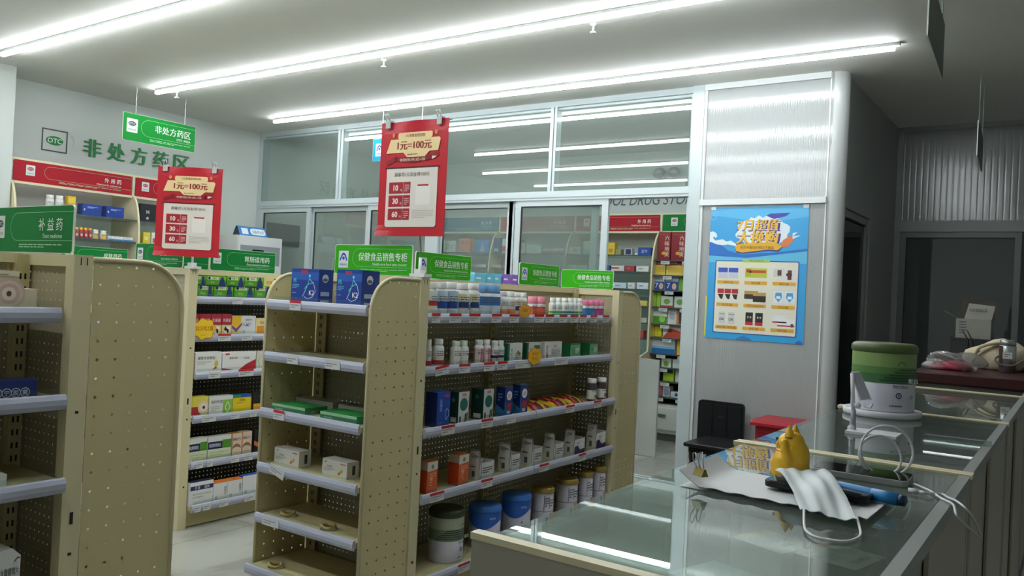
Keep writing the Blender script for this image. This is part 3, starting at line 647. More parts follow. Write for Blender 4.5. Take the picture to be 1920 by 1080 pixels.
# ---- bottom shelf: cans
def can(label, loc, r, h, kind, group):
    t = thing('powder_can', label, 'can', loc, 0, group); b = MB(); hb = h*.86
    if kind in ('green', 'olive'):
        b.lathe([(0, 0), (r*.97, 0), (r*.98, h*.02), (r*.98, hb), (0, hb)], C('#cdcbd8', .35), seg=32)
        cyl_print(b, r*.98, h*.42, h*.70, -PI, PI, '#3f6a42' if kind == 'green' else '#7f8a74', 32); cyl_print(b, r*.981, h*.64, h*.86, -PI, PI, '#7f9a5c' if kind == 'green' else '#a9b09c', 32)
        if kind == 'green': cyl_print(b, r*.9815, h*.56, h*.66, -PI, PI, '#567f44', 32)
        for k in range(5): b.lathe([(r*.98+.0022, h*(.46+.04*k)), (r*.98+.0022, h*(.475+.04*k))], C('#23412c'), seg=10, a0=-1.5+.15*k, a1=.9+.1*k)
        M = frame((r*.98+.0014, 0, 0), 'R') if loc[0] < -1 else Matrix.Rotation(-1.0, 4, 'Z') @ frame((r*.98+.0014, 0, 0), 'R')
        b.strip(M, [(r*.02, h*.69), (r*.08, h*.73), (r*.18, h*.74), (r*.27, h*.72), (r*.3, h*.69)], r*.025, C('#3f5c34'), .0016)
        b.text(M, '蛋白', r*.52, h*.475, h*.07, C('#eef0ee'), .0022, r*.4); b.text(M, 'PROTEIN', r*.15, h*.38, h*.04, C('#3f3c48'), .0004, r*.5)
        b.ell(M, r*.1, h*.25, r*.1, h*.045, C('#55506a'), .0006); b.ell(M, r*.1, h*.25, r*.06, h*.026, C('#cdcbd8'), .0008); b.ell(M, r*.1, h*.25, r*.028, h*.018, C('#55506a'), .001)
        b.lines(M, -r*.2, h*.08, r*.5, h*.12, 1, C('#6a6580')); b.ell(M, r*.5, h*.24, r*.05, h*.03, C('#8f8a9c'), .0006)
        lid = [(r*.99, hb), (r*1.03, hb+.004), (r*1.03, h*.95), (r*.97, h*.985), (r*.9, h), (0, h*.985)]; lc = C('#4f5c34' if kind == 'green' else '#39412c', .4); lr = 1
    elif kind == 'blue':
        b.lathe([(0, 0), (r*.97, 0), (r*.98, h*.02), (r*.98, hb), (0, hb)], C('#c9c8da', .35), seg=32)
        n = 24; z = lambda a: h*(.55+.1*math.sin(2*a+.6)); b2 = [(r*.98+.001)*Vector((math.cos(a), math.sin(a), 0)) for a in [2*PI*i/n for i in range(n)]]
        vs = [Vector((p.x, p.y, z(2*PI*i/n))) for i, p in enumerate(b2)] + [Vector((p.x, p.y, hb)) for p in b2]
        b.add(vs, [(i, (i+1) % n, n+(i+1) % n, n+i) for i in range(n)], C('#2f66c4', .35), True)
        M = Matrix.Rotation(-.45, 4, 'Z') @ frame((r*.98+.0016, 0, 0), 'R')
        b.text(M, '蛋白粉', 0, h*.72, h*.05, C('#c9d8f2'), .0004, r*.6); b.lines(M, -r*.5, h*.2, r*.4, h*.28, 2, C('#8884a0')); b.ell(M, -r*.1, h*.36, r*.06, h*.03, C('#6a7a8a')); b.rect(M, r*.4, h*.06, r*.5, h*.14, C('#4a4a66'))
        lid = [(r*.99, hb), (r*1.04, hb+.003), (r*1.04, h*.9), (r*1.0, h*.93), (r*.97, h*.98), (r*.9, h), (0, h*.99)]; lc = C('#3f79cf', .4)
    else:
        b.lathe([(0, 0), (r*.95, 0), (r*.95, h*.03), (r*.95, hb), (0, hb)], C('#cfccd8', .35), seg=28)
        M = Matrix.Rotation(-.4, 4, 'Z') @ frame((r*.95+.0016, 0, 0), 'R')
        for q in ((-.55, .5, -.5, .95), (.02, .55, .06, .9)): b.rect(M, q[0]*r, q[1]*hb, q[2]*r, q[3]*hb, C('#38343f'))
        b.lines(M, -r*.45, hb*.6, 0, hb*.9, 4, C('#6a6672')); b.rect(M, r*.1, hb*.1, r*.6, hb*.42, C('#b98a4a')); b.rect(M, -r*.3, hb*.08, -r*.05, hb*.3, C('#55525c')); b.lines(M, r*.1, hb*.6, r*.5, hb*.85, 3, C('#56525e'))
        cyl_print(b, r*.95, hb*.45, hb*.47, -PI, PI, '#8b8794', 28)
        lid = [(r*.97, hb), (r*1.02, hb+.003), (r*1.02, h*.93), (r*.97, h*.97), (r*.9, h), (r*.8, h*.99), (0, h*.985)]; lc = C('#a88f4a', .35, .4)
    b.build('body', t); MB().lathe(lid, lc, seg=32).build('lid', t); return t
CG = 'powder cans on the bottom shelf'
def cn(p0, p1, top, py, label, kind): loc, r, h = px_cyl(F5-.03, Z5, p0, p1, top, py); return can(label, loc, r, h, kind, CG)
cn(801, 868, 952, 1040, 'dark green lidded protein powder can at the near end of the bottom shelf', 'olive')
cn(877, 938, 944, 1005, 'blue lidded powder can behind the counter corner, left of two on the bottom shelf', 'blue')
cn(938, 994, 924, 985, 'blue lidded powder can, right of two on the bottom shelf', 'blue')
for i, (a, b, t_, py) in enumerate(((995, 1038, 912, 960), (1041, 1083, 896, 940), (1083, 1111, 884, 925), (1108, 1135, 874, 912))):
    cn(a, b, t_, py, 'gold lidded white milk powder can, %s of four on the bottom shelf' % (ORD[i] if i < 3 else 'rightmost'), 'gold')
# ---- packs on the far side of the middle gondola's top shelf, and small box behind
for i, (p0, p1, col, nm) in enumerate(((883, 905, '#5fb4d6', 'blue'), (906, 920, '#58aed4', 'blue'), (920, 934, '#5fb4d6', 'blue'), (936, 953, '#8a5cc0', 'violet'), (953, 970, '#8456ba', 'violet'))):
    a = onX(p0, 520, -2.92); b = onX(p1, 520, -2.92); w_ = b.y-a.y; hz = onX(p0, 507+i, -2.92).z-Z1
    if i > 2: hz -= .0
    m = MB(); n = 6; prof = [(-w_/2*(1-.04*math.sin(PI*k/n)), hz*k/n) for k in range(n+1)]
    m.prism([(-w_/2, 0), (w_/2, 0), (w_/2*.97, hz*.95), (w_/2*.9, hz), (-w_/2*.9, hz), (-w_/2*.97, hz*.95)], 1, -.03, .03, C(col, .3))
    decals(m, frame((-w_/2, -.03, 0), 'F'), w_, hz, [('e', .4, .62, .14, .12, '#cfe6f0' if i < 3 else '#cdb8e6'), ('l', .15, .82, .85, .92, 1, '#e9f2f6'), ('l', .2, .3, .8, .5, 3, '#3a6f9a' if i < 3 else '#5b3a8a')])
    tag(m.build('tissue_pack', loc=(-2.925, a.y+w_/2, Z1-.0115), rz=R90), '%s soft pack showing above the middle gondola top rail, %s of the %s' % (nm, ('left', 'middle', 'right', 'left', 'right')[i], ('three blue ones', 'three blue ones', 'three blue ones', 'two violet ones', 'two violet ones')[i]), 'pack', 'soft packs behind the top rail')
# ---- end shelf of the middle gondola
def eb(name, label, y, z, p0, p1, ptop, py, d, col, rz=0, **k):
    a = onY(p0, py, y); b = onY(p1, py, y); h = onY(p0, ptop, y).z-z+.0115
    return carton(name, label, ((a.x+b.x)/2, y+d/2, z-.0115), rz, b.x-a.x, d, h, col, **k)
K2 = [('r', .0, .68, 1, .9, '#2a5cb4'), ('r', .35, .88, .6, .96, '#b8324a'), ('v', '钙', .13, .66, .13, '#5fe0d8'), ('l', .05, .42, .3, .56, 3, '#6fb0e0'),
      ('s', [(.5, .2), (.62, .14), (.8, .2), (.9, .36), (.84, .56), (.68, .72)], .0025, '#dfe8f2'), ('s', [(.68, .74), (.62, .55), (.5, .42)], .004, '#48c8b8'), ('s', [(.62, .55), (.82, .62)], .003, '#7fd8e0'), ('s', [(.6, .5), (.48, .26), (.44, .2)], .003, '#b8e0f0'), ('e', .68, .8, .04, .04, '#7fd8e0'),
      ('t', 'K2', .77, .32, .14, '#eef2f4'), ('l', .06, .28, .3, .32, 1, '#9fb8e0')]
K2R = [('e', .45, .74, .12, .12, '#b9bcc4'), ('e', .45, .7, .09, .05, '#4f5a78'), ('r', .15, .24, .75, .36, '#8fa3cc'), ('r', .15, .06, .75, .12, '#8fa3cc')]
for i, (p0, p1, tp) in enumerate(((545, 596, 503), (630, 677, 505))):
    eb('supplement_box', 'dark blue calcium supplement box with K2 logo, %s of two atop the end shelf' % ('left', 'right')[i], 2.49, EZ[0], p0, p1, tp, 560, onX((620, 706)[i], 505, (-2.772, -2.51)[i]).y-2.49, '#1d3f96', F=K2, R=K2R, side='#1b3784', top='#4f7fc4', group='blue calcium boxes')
GF_ = [('r', 0, .62, 1, 1, '#9cc4a4'), ('l', .1, .2, .5, .45, 1, '#9fc0b0')]
for i, (p0, p1, tp, py, dd) in enumerate(((510, 572, 755, 770, .12), (600, 669, 770, 785, .12))):
    eb('medicine_box', 'flat green box lying on the third level of the end shelf, %s of two' % ('left', 'right')[i], 2.465, EZ[2], p0, p1, tp, py, .13, '#2a7a4c', F=GF_, R=[('l', .3, .3, .8, .6, 1, '#9cc4a4')], top='#1f8a3c', T=[('p', [(.2, .3), (.7, .2), (.8, .6), (.3, .7)], '#3aa455')], group='flat green boxes on the end shelf')
    a = onY(p0+32, py, 2.62); b = onY(p1+50, py, 2.62); b.x = min(b.x, -2.42); a.x = max(a.x, -3.015)
    carton('medicine_box', 'grey flat box lying behind the %s flat green box on the end shelf' % ('left', 'right')[i], ((a.x+b.x)/2, 2.665, EZ[2]-.0115), 0, b.x-a.x, .08, .043, '#8f8f84')
WB = [('e', .14, .84, .05, .05, '#3a3a42'), ('t', '肠溶胶囊', .3, .6, .1, '#3f3f45', .5), ('l', .08, .3, .5, .5, 2, '#a9a9a6'), ('r', .74, .82, .94, .87, '#c8484a'), ('e', .72, .3, .1, .1, '#c9a03a'), ('e', .8, .42, .1, .12, '#d8b860'), ('e', .68, .22, .06, .06, '#b84a40')]
for i, (p0, p1, tp, py) in enumerate(((513.5, 560, 837, 870), (603.5, 650, 858, 890))):
    eb('medicine_box', 'white capsule box with a small fruit print, %s of two on the end shelf' % ('left', 'right')[i], 2.50, EZ[3], p0, p1, tp, py, .07, '#deded9', F=WB, R=[('r', .45, .2, .7, .75, '#4a4a46')], group='white capsule boxes on the end shelf')
def tapering(label, loc, r=.03):
    t = thing('tape_roll', label, 'tape roll', loc, 0, 'rolled tape rings on the end shelf'); m = MB()
    pts = [(r*math.cos(a)*(1+.05*math.sin(3*a)), r*.9*math.sin(a), .013+.004*math.sin(2*a)) for a in [2*PI*i/22 for i in range(23)]]
    m.tube(pts, .007, C('#a9975f', .35), 6); m.build('ring', t)
    m = MB().tube([(x*1.15, y*1.15, .0055) for x, y, z in pts[:16]], .004, C('#c9c9bd', .4), 6); m.build('backing_strip', t)
for i, (px, py, k) in enumerate(((540, 962, 4), (615, 987, 4), (502, 1063, 5))):
    z = (EZ[4] if k == 4 else onY(500, 1062, 2.42).z)
    p = onZ(px, py, z); tapering('small coil of tan tape on the %s' % ('second lowest level of the end shelf, left', 'second lowest level of the end shelf, right', 'lowest level of the end shelf')[i], (p.x, min(max(p.y, 2.46), 2.7), z-.0115))
# four spare card strips lying on the empty second level
for i, (a, b, y) in enumerate(((-2.98, -2.93, 2.52), (-2.87, -2.78, 2.505), (-2.67, -2.58, 2.50), (-2.52, -2.45, 2.49))):
    tag(MB().box((-(b-a)/2, -.012, 0), ((b-a)/2, .012, .003), C('#b9b08a', .5)).build('card_strip', loc=((a+b)/2, y+.02, EZ[1]-.0115)), 'loose beige card strip on the empty end shelf level, %s' % ORD[i], 'card strip', 'card strips on the end shelf')
# ---- second gondola (digestive medicines)
X2 = (-4.29, -4.28, -4.23, -4.23, -4.23, -4.19)
def b2(k, pl, pc, pr, ptop, py, label, col, zadd=0, **kw):
    loc, w_, d, h = px_box(X2[k], gz[k]+zadd, pl, pc, pr, ptop, py)
    sh = 2.892-(loc.y-w_/2)
    if sh > 0: w_ -= sh; loc.y += sh/2
    return carton('medicine_box', label, loc, R90, w_, max(d, .05), h, col, **kw)
GRN_ = [('r', 0, .62, 1, 1, '#7ab82e'), ('r', .1, .66, .62, .92, '#e2e6c8'), ('e', .16, .79, .13, .13, '#23304f'), ('t', '胃康灵', .42, .79, .17, '#3a4a30', .4), ('r', 0, 0, 1, .16, '#1f4a22'), ('p', [(.62, 0), (.98, 0), (.94, .4), (.9, .7), (.7, .7), (.66, .4)], '#24386e'), ('e', .8, .78, .15, .17, '#24386e'), ('t', '颗粒', .32, .38, .22, '#a8d468', .5)]
for i, (a, b) in enumerate(((352, 369), (369.5, 397), (398.5, 435), (437.5, 474), (475.5, 506))):
    b2(0, a, a, b, 533+i*.6, 548, 'green stomach medicine box with a navy figure, lower row, %s' % ORD[i], '#4f9a2c', F=GRN_, group='green stomach medicine boxes')
zr = onX(430, 535, X2[0]).z-gz[0]
for i, (a, b) in enumerate(((360, 383.5), (384.5, 422), (424, 456), (457, 492))):
    b2(0, a, a, b, 516+i*.8, 527, 'green stomach medicine box with a navy figure, upper row, %s' % ORD[i], '#4f9a2c', zadd=zr+.001, F=GRN_, group='green stomach medicine boxes')
b2(0, 493, 493, 512, 520, 532, 'cream box with orange lettering at the right end of the upper green row', '#e0cf8a', zadd=zr+.001, F=[('t', '和胃', .5, .55, .3, '#c07a2c')])
COW = [('r', 0, .5, 1, 1, '#a8323f'), ('t', '乳酸菌', .5, .72, .16, '#efdada', .8), ('r', 0, 0, 1, .5, '#e0c88c'), ('p', [(.25, .15), (.55, .08), (.8, .2), (.85, .42), (.3, .45)], '#f0ece2'), ('e', .4, .3, .08, .08, '#222'), ('e', .62, .22, .06, .1, '#222'), ('r', .3, .36, .45, .42, '#222222')]
COW = [tuple('#222222' if v == '#222' else v for v in q) for q in COW]
for i, (a, b) in enumerate(((350, 371), (372, 393), (394, 413), (414, 432))):
    b2(1, a, a, b, 589, 610, 'red and cream box with a cow patch print, %s of four' % ORD[i], '#a8323f', F=COW, group='cow print boxes')
b2(1, 432, 433, 477, 592, 610, 'white box with a yellow and violet corner beside the cow print boxes', '#dfe0e2', F=[('r', 0, 0, .38, 1, '#e0cf9a'), ('p', [(0, .5), (.18, .3), (.36, .5), (.36, 1), (0, 1)], '#e8b92c'), ('p', [(0, .38), (.18, .16), (.42, .55), (.42, .66), (.18, .34), (0, .52)], '#7a4a9a'), ('t', '氨氯地平', .7, .8, .1, '#6a6a72', .5), ('t', 'AMP', .62, .55, .22, '#b4b6bc', .4), ('e', .5, .18, .09, .1, '#b9bbc0')])
b2(1, 478, 478, 506, 597, 610, 'yellow and orange box at the right of the cow print boxes', '#ead79a', F=[('r', .06, .1, .9, .55, '#e39a32'), ('t', '肠炎宁', .5, .75, .16, '#8a7a2c')])
b2(2, 362, 364, 413, 661, 680, 'white granules box with a small yellow stomach picture on the third level', '#e2e2dd', F=[('t', '健胃消食颗粒', .42, .72, .15, '#3d3d42', .72), ('l', .08, .4, .6, .58, 2, '#a9a9a9'), ('e', .8, .42, .1, .16, '#d2b23a'), ('p', [(.66, .12), (.76, .3), (.86, .22), (.74, .16)], '#a8503c')])
b2(2, 413, 415, 477, 661, 680, 'wide white box with red swoops on the third level of the second gondola', '#e4e2de', F=[('r', .08, .86, .2, .95, '#c23a44'), ('t', '奥美拉唑', .32, .7, .12, '#5a5a60', .44), ('t', 'OAA', .72, .68, .12, '#5a5a60', .3), ('p', [(.45, 0), (1, 0), (1, .6), (.7, .35)], '#bb2f3a'), ('p', [(0, .2), (.3, .1), (.4, 0), (0, 0)], '#bb2f3a')])
b2(2, 478, 479, 512, 659, 675, 'cream box partly hidden behind the end shelf, third level of the second gondola', '#d5d2c4', F=[('s', [(.2, .2), (.1, .5), (.3, .8)], .004, '#b0a890')])
b2(3, 352, 353, 388, 745, 762, 'yellow and red box with a round target print on the fourth level', '#dccf56', F=[('r', 0, .08, .6, .5, '#b0343c'), ('e', .72, .45, .3, .34, '#e6c9ae'), ('e', .74, .45, .2, .22, '#efe0cc'), ('e', .75, .45, .07, .08, '#33302e'), ('r', 0, 0, 1, .1, '#e8e4dc')])
b2(3, 388, 390, 434, 744, 760, 'white and lime green capsule box with black lettering on the fourth level', '#dfe0dc', F=[('t', '香砂养胃', .32, .7, .17, '#2c2c30', .55), ('r', .58, 0, 1, .78, '#8dbb4a'), ('s', [(.78, .1), (.9, .38), (.78, .66), (.68, .38), (.78, .1)], .005, '#e2eed2'), ('l', .06, .2, .45, .5, 3, '#b5b5b2')])
b2(3, 434, 435, 469, 741, 755, 'bright yellow box with a blue and green top band on the fourth level', '#e3c72c', F=[('r', 0, .84, 1, 1, '#2c5aa8'), ('r', 0, .84, .4, 1, '#3a9a4a'), ('t', '四消丸', .5, .7, .12, '#5a4a1c', .6), ('l', .2, .52, .8, .58, 1, '#c2502c')], top='#3a5a9a')
b2(3, 471, 472, 505, 737, 750, 'black box with an orange corner on the fourth level of the second gondola', '#23241f', F=[('r', .05, 0, .6, .4, '#e0a23a'), ('t', '枳术', .5, .8, .14, '#8f927a', .5)])
NG = [('r', 0, .46, .62, .78, '#23284a'), ('t', '健脾颗粒', .3, .62, .16, '#d5d8e2', .5), ('r', .62, .46, 1, .82, '#4f8a2c'), ('r', 0, .1, 1, .4, '#cfd8b0'), ('l', .1, .15, .9, .35, 2, '#b4bf94')]
b2(4, 350, 351, 386, 824, 840, 'white box with navy and green stripe, left of two on the fifth level', '#dcded6', F=NG, group='navy striped boxes on the fifth level')
b2(4, 387, 388, 431, 820, 836, 'white box with navy and green stripe, right of two on the fifth level', '#dcded6', F=NG, group='navy striped boxes on the fifth level')
OC = [('t', '藿香正气', .5, .74, .12, '#4a3a32', .8), ('e', .5, .34, .22, .2, '#8a6a4a'), ('e', .5, .28, .22, .12, '#d8c4ae'), ('r', 0, 0, .06, 1, '#c87a4a')]
b2(4, 432, 433, 451, 813, 828, 'slim tan box with a brown bird print, left of two on the fifth level', '#d9c4ae', F=OC, top='#d58a50', group='tan bird print boxes')
b2(4, 451, 452, 470, 810, 825, 'slim tan box with a brown bird print, right of two on the fifth level', '#d9c4ae', F=OC, top='#d9b89a', group='tan bird print boxes')
b2(4, 473, 475, 500, 806, 820, 'black box with an orange slash on the fifth level of the second gondola', '#22211f', F=[('p', [(0, .55), (1, .15), (1, 0), (0, .35)], '#d8683a')])
b2(5, 348, 349, 397, 907, 925, 'white box with a navy band at the left of the bottom level', '#dedfdd', F=[('r', 0, .66, 1, .84, '#2a2f5a'), ('t', '开胃', .3, .75, .12, '#d8dae4', .3), ('t', '健脾', .72, .75, .12, '#d8dae4', .3), ('r', 0, .84, 1, 1, '#e8e8e6'), ('l', .1, .3, .9, .55, 2, '#b4b4b2')], top='#2a2f5a')
OW = [('r', 0, .94, 1, 1, '#e07a2c'), ('e', .22, .2, .07, .08, '#5a5a5a'), ('e', .22, .2, .045, .05, '#dedfdd'), ('v', '肠胃宁', .86, .5, .14, '#7a7a7a')]
b2(5, 397, 398, 424, 905, 918, 'white box with an orange top, left of two on the bottom level', '#dedfdd', F=OW, top='#dd7a2e', group='orange topped boxes')
b2(5, 424, 425, 452, 900, 912, 'white box with an orange top, right of two on the bottom level', '#dedfdd', F=OW, top='#dd7a2e', group='orange topped boxes')
b2(5, 452, 453, 495, 893, 908, 'white box with a blue top on the bottom level of the second gondola', '#dedfdd', F=[('e', .14, .2, .07, .08, '#5a5a5a'), ('e', .14, .2, .045, .05, '#dedfdd')], top='#2c62b8', side='#2c62b8')
# ---- nearest gondola, left edge
X1 = (-2.46, -2.41, -2.39, -2.39, -2.38)
def b1(k, z, p0, p1, ptop, py, d, label, col, **kw):
    a = onX(p0, py, X1[k]); b = onX(p1, py, X1[k]); h = onX(p1, ptop, X1[k]).z-z+.0115
    return carton('medicine_box', label, (X1[k]-d/2, (a.y+b.y)/2, z-.0115), R90, b.y-a.y, d, h, col, **kw)
b1(0, 1.345, -14, 34, 508, 560, .09, 'beige box with a pink rosette print on the top shelf at the left edge', '#cfc2a8', F=[('e', .62, .42, .4, .4, '#cdb4a6'), ('e', .62, .42, .33, .33, '#d8c6b6'), ('e', .62, .42, .26, .26, '#cdb0a4'), ('e', .62, .42, .17, .17, '#e0d2c4'), ('e', .62, .42, .06, .07, '#5a4038'), ('r', 0, .86, 1, .98, '#d9cfb2'), ('l', .2, .88, .8, .92, 1, '#6a5a4a')])
b1(0, 1.345, 37, 69, 542, 560, .06, 'small plain cream box behind the rosette box at the left edge', '#d4cbb4')
b1(1, 1.10, -25, 70, 711, 735, .07, 'dark navy box with white ringed characters at the left edge', '#22306a', F=[q for i, ch in enumerate('夜宁胶囊') for q in (('e', .2+.18*i, .38, .24, .24, '#c9ccd8'), ('e', .2+.18*i, .38, .2, .2, '#22306a'), ('t', ch, .2+.18*i, .38, .26, '#d8dbe6', .12))])
b1(2, .865, -30, 12, 889, 905, .06, 'small white box on the third shelf at the left edge', '#d8d9d6')
z = .56; a = onX(-20, 1050, X1[4]); b = onX(38, 1060, X1[4]); hh = onX(38, 1027, X1[4]).z-z+.0115; wd = b.y-a.y; m = MB()
m.prism([(-wd/2, 0), (wd/2-.02, 0), (wd/2, .02), (wd/2, hh-.02), (wd/2-.02, hh), (-wd/2, hh)], 1, -.06, .06, C('#d9d9d6', .4)); decals(m, frame((-wd/2, -.06, 0), 'F'), wd, hh, [('t', '大腹健胃片', .66, .55, .16, '#3a3a42', .6), ('l', .4, .2, .9, .36, 2, '#9a9a9a'), ('s', [(.8, .75), (.9, .82), (.97, .8)], .003, '#4a4a52')])
tag(m.build('medicine_box', loc=(X1[4]-.06, (a.y+b.y)/2, z-.0115), rz=R90), 'white box with clipped corners on the lowest shelf at the left edge', 'box')
# ================================================================ signs, posters, left wall unit
G_DARK, G_LITE = '#087532', '#35a40f'
def otc(m, M, cx, cy, s, w=.0012, oval='#3a4440'):
    m.poly(M, rrect(cx-s*.42, cy-s*.5, cx+s*.42, cy+s*.5, s*.04, 3), C('#d5dad8'), w)
    m.ell(M, cx, cy+s*.14, s*.3, s*.17, C(oval), w+.0004); m.text(M, 'OTC', cx, cy+s*.14, s*.16, C('#c9d2ce'), w+.0008)
    m.text(M, '非处方药', cx, cy-s*.3, s*.14, C('#4a5450'), w+.0004, s*.7)
def hat(m, M, cx, cy, s, w=.0012):
    m.rect(M, cx-s*.4, cy-s*.5, cx+s*.4, cy+s*.5, C('#d8dde0'), w); B = C('#2458b8')
    m.strip(M, [(cx-s*.28, cy-.05*s), (cx-s*.12, cy+s*.26), (cx, cy+s*.34), (cx+s*.12, cy+s*.26), (cx+s*.28, cy-.05*s)], s*.1, B, w+.0004)
    m.ell(M, cx, cy+s*.06, s*.1, s*.1, B, w+.0008); m.text(M, '保健食品', cx, cy-s*.32, s*.14, B, w+.0004, s*.66)
def signboard(name, label, cat, loc, rz, w, h, col, title, sub, logo='otc', t=.006, th=.3, tx=.94, group=None, oval='#3a4440', rim='#dfe9df', logox=.12, fine=True, slanted=0, loops=True, parent=None, world=None, back=None):
    """printed board: front along local -Y, origin at the middle of its lower edge"""
    m = MB(); m.prism(rrect(-w/2, 0, w/2, h, .012, 4), 1, -t/2, t/2, C(rim, .4))
    M = frame((0, -t/2, 0), 'F'); m.poly(M, rrect(-w/2+.002, .002, w/2-.002, h-.002, .011, 4), C(col, .5, 0, .2), .0004)
    if back: m.poly(frame((0, t/2, 0), 'B'), rrect(-w/2+.002, .002, w/2-.002, h-.002, .011, 4), C(back, .35), .0004)
    Wt = C('#e6efe6'); s = h*.62
    if logo == 'otc': otc(m, M, -w/2+w*logox, h*.56, s*.8, .0008, oval)
    elif logo == 'hat': hat(m, M, -w/2+w*logox, h*.5, s*.92, .0008)
    if loops:                              # thin capsule outline round the wording
        x0, x1, z0, z1 = -w/2+w*.24, w/2-.002, h*.26, h*.86; r = (z1-z0)/2
        pts = [(x1, z1)] + [(x0+r-r*math.sin(PI*i/12), (z0+z1)/2+r*math.cos(PI*i/12)) for i in range(13)] + [(x1, z0)]
        m.strip(M, pts, h*.008, C('#a9dcae' if col != '#b3202e' else '#c9505a'), .0008)
    m.text(M, title, -w/2+w*tx, h*.6, h*th, Wt, .0012, w*.62, 'R', .012)
    if sub: m.text(M, sub, -w/2+w*tx, h*.36, h*.085, Wt, .0012, w*.55, 'R', 0, slanted)
    if fine: m.lines(M, -w/2+w*.36, h*.1, -w/2+w*tx, h*.2, 2, C('#a9d8ae'), .0012, .35)
    o = m.build(name, parent, loc=loc, rz=rz) if parent else m.build(name, loc=loc, rz=rz)
    return o if parent else tag(o, label, cat, group)
HF = ('保健食品销售专柜', 'Health-care food sales counter')
# toppers clipped on the gondola tops
ZT = 1.503
def topper(label, a, b, axis, fixed, h, col, title, sub, logo, th=.3, **k):
    if axis == 'X': loc, rz = ((a+b)/2, fixed, ZT), 0
    else: loc, rz = (fixed, (a+b)/2, ZT), R90
    return signboard('topper_sign', label, 'sign', loc, rz, b-a, h, col, title, sub, logo, th=th, group='signs on the gondola tops', **k)
topper('dark green tonic medicines sign on the nearest gondola, left edge of the photo', -2.96, -2.452, 'X', 1.262, .146, G_DARK, '补 益 药', 'Tonic medicines', 'otc', .26, tx=.88, logox=.1)
topper('light green health food sign behind the blue calcium boxes', -2.955, -2.462, 'X', 2.772, .14, G_LITE, *HF, 'hat', .28)
topper('light green health food sign along the gondola right of the poster pole', 3.07, 3.52, 'Y', -2.71, .132, G_LITE, *HF, 'hat', .28)
topper('light green health food sign seen at an angle in the middle of the far half', 3.985, 4.43, 'Y', -2.71, .13, G_LITE, *HF, 'hat', .28)
topper('bright light green health food sign at the far end of the middle gondola', -2.825, -2.44, 'X', 4.655, .12, G_LITE, *HF, 'none', .28)
topper('dark green gastrointestinal medicines sign on the second gondola', 3.19, 3.70, 'Y', XB, .142, G_DARK, '胃肠道用药', 'Gastrointestinal medicines', 'otc', .27, tx=.9, logox=.1)
topper('dark green sign mostly hidden by the left red poster and its clip base', 2.88, 3.18, 'Y', XB, .13, G_DARK, '', '', 'none', fine=False)
topper('dark green sign across the second gondola, its top hidden by the left red poster', -4.80, -4.31, 'X', 2.857, .142, G_DARK, '抗感染用药', 'Anti infection medicines', 'otc', .24, tx=.9, logox=.1)
topper('small dark green sign half hidden right of the tonic medicines sign', 3.10, 3.62, 'Y', -6.2, .142, G_DARK, '皮肤用药', 'Dermatological medicines', 'otc', .24, tx=.9)
topper('dark green sign edge peeping out left of the light green sign behind the calcium boxes', -2.985, -2.5, 'X', 2.79, .075, G_DARK, '', '', 'none', fine=False, loops=False)
# white clip under the far left sign needs its own gondola: third row behind the second gondola
g5 = gondola('gondola_shelf', 'third row gondola shelf hidden behind the nearest one, under a green sign', -6.2, 2.85, 4.68, -5.87, [(1.345, -5.9, [], []), (1.11, -5.9, [], []), (.87, -5.87, [], []), (.6, -5.87, [], []), (.14, -5.85, [], [])], left=False)
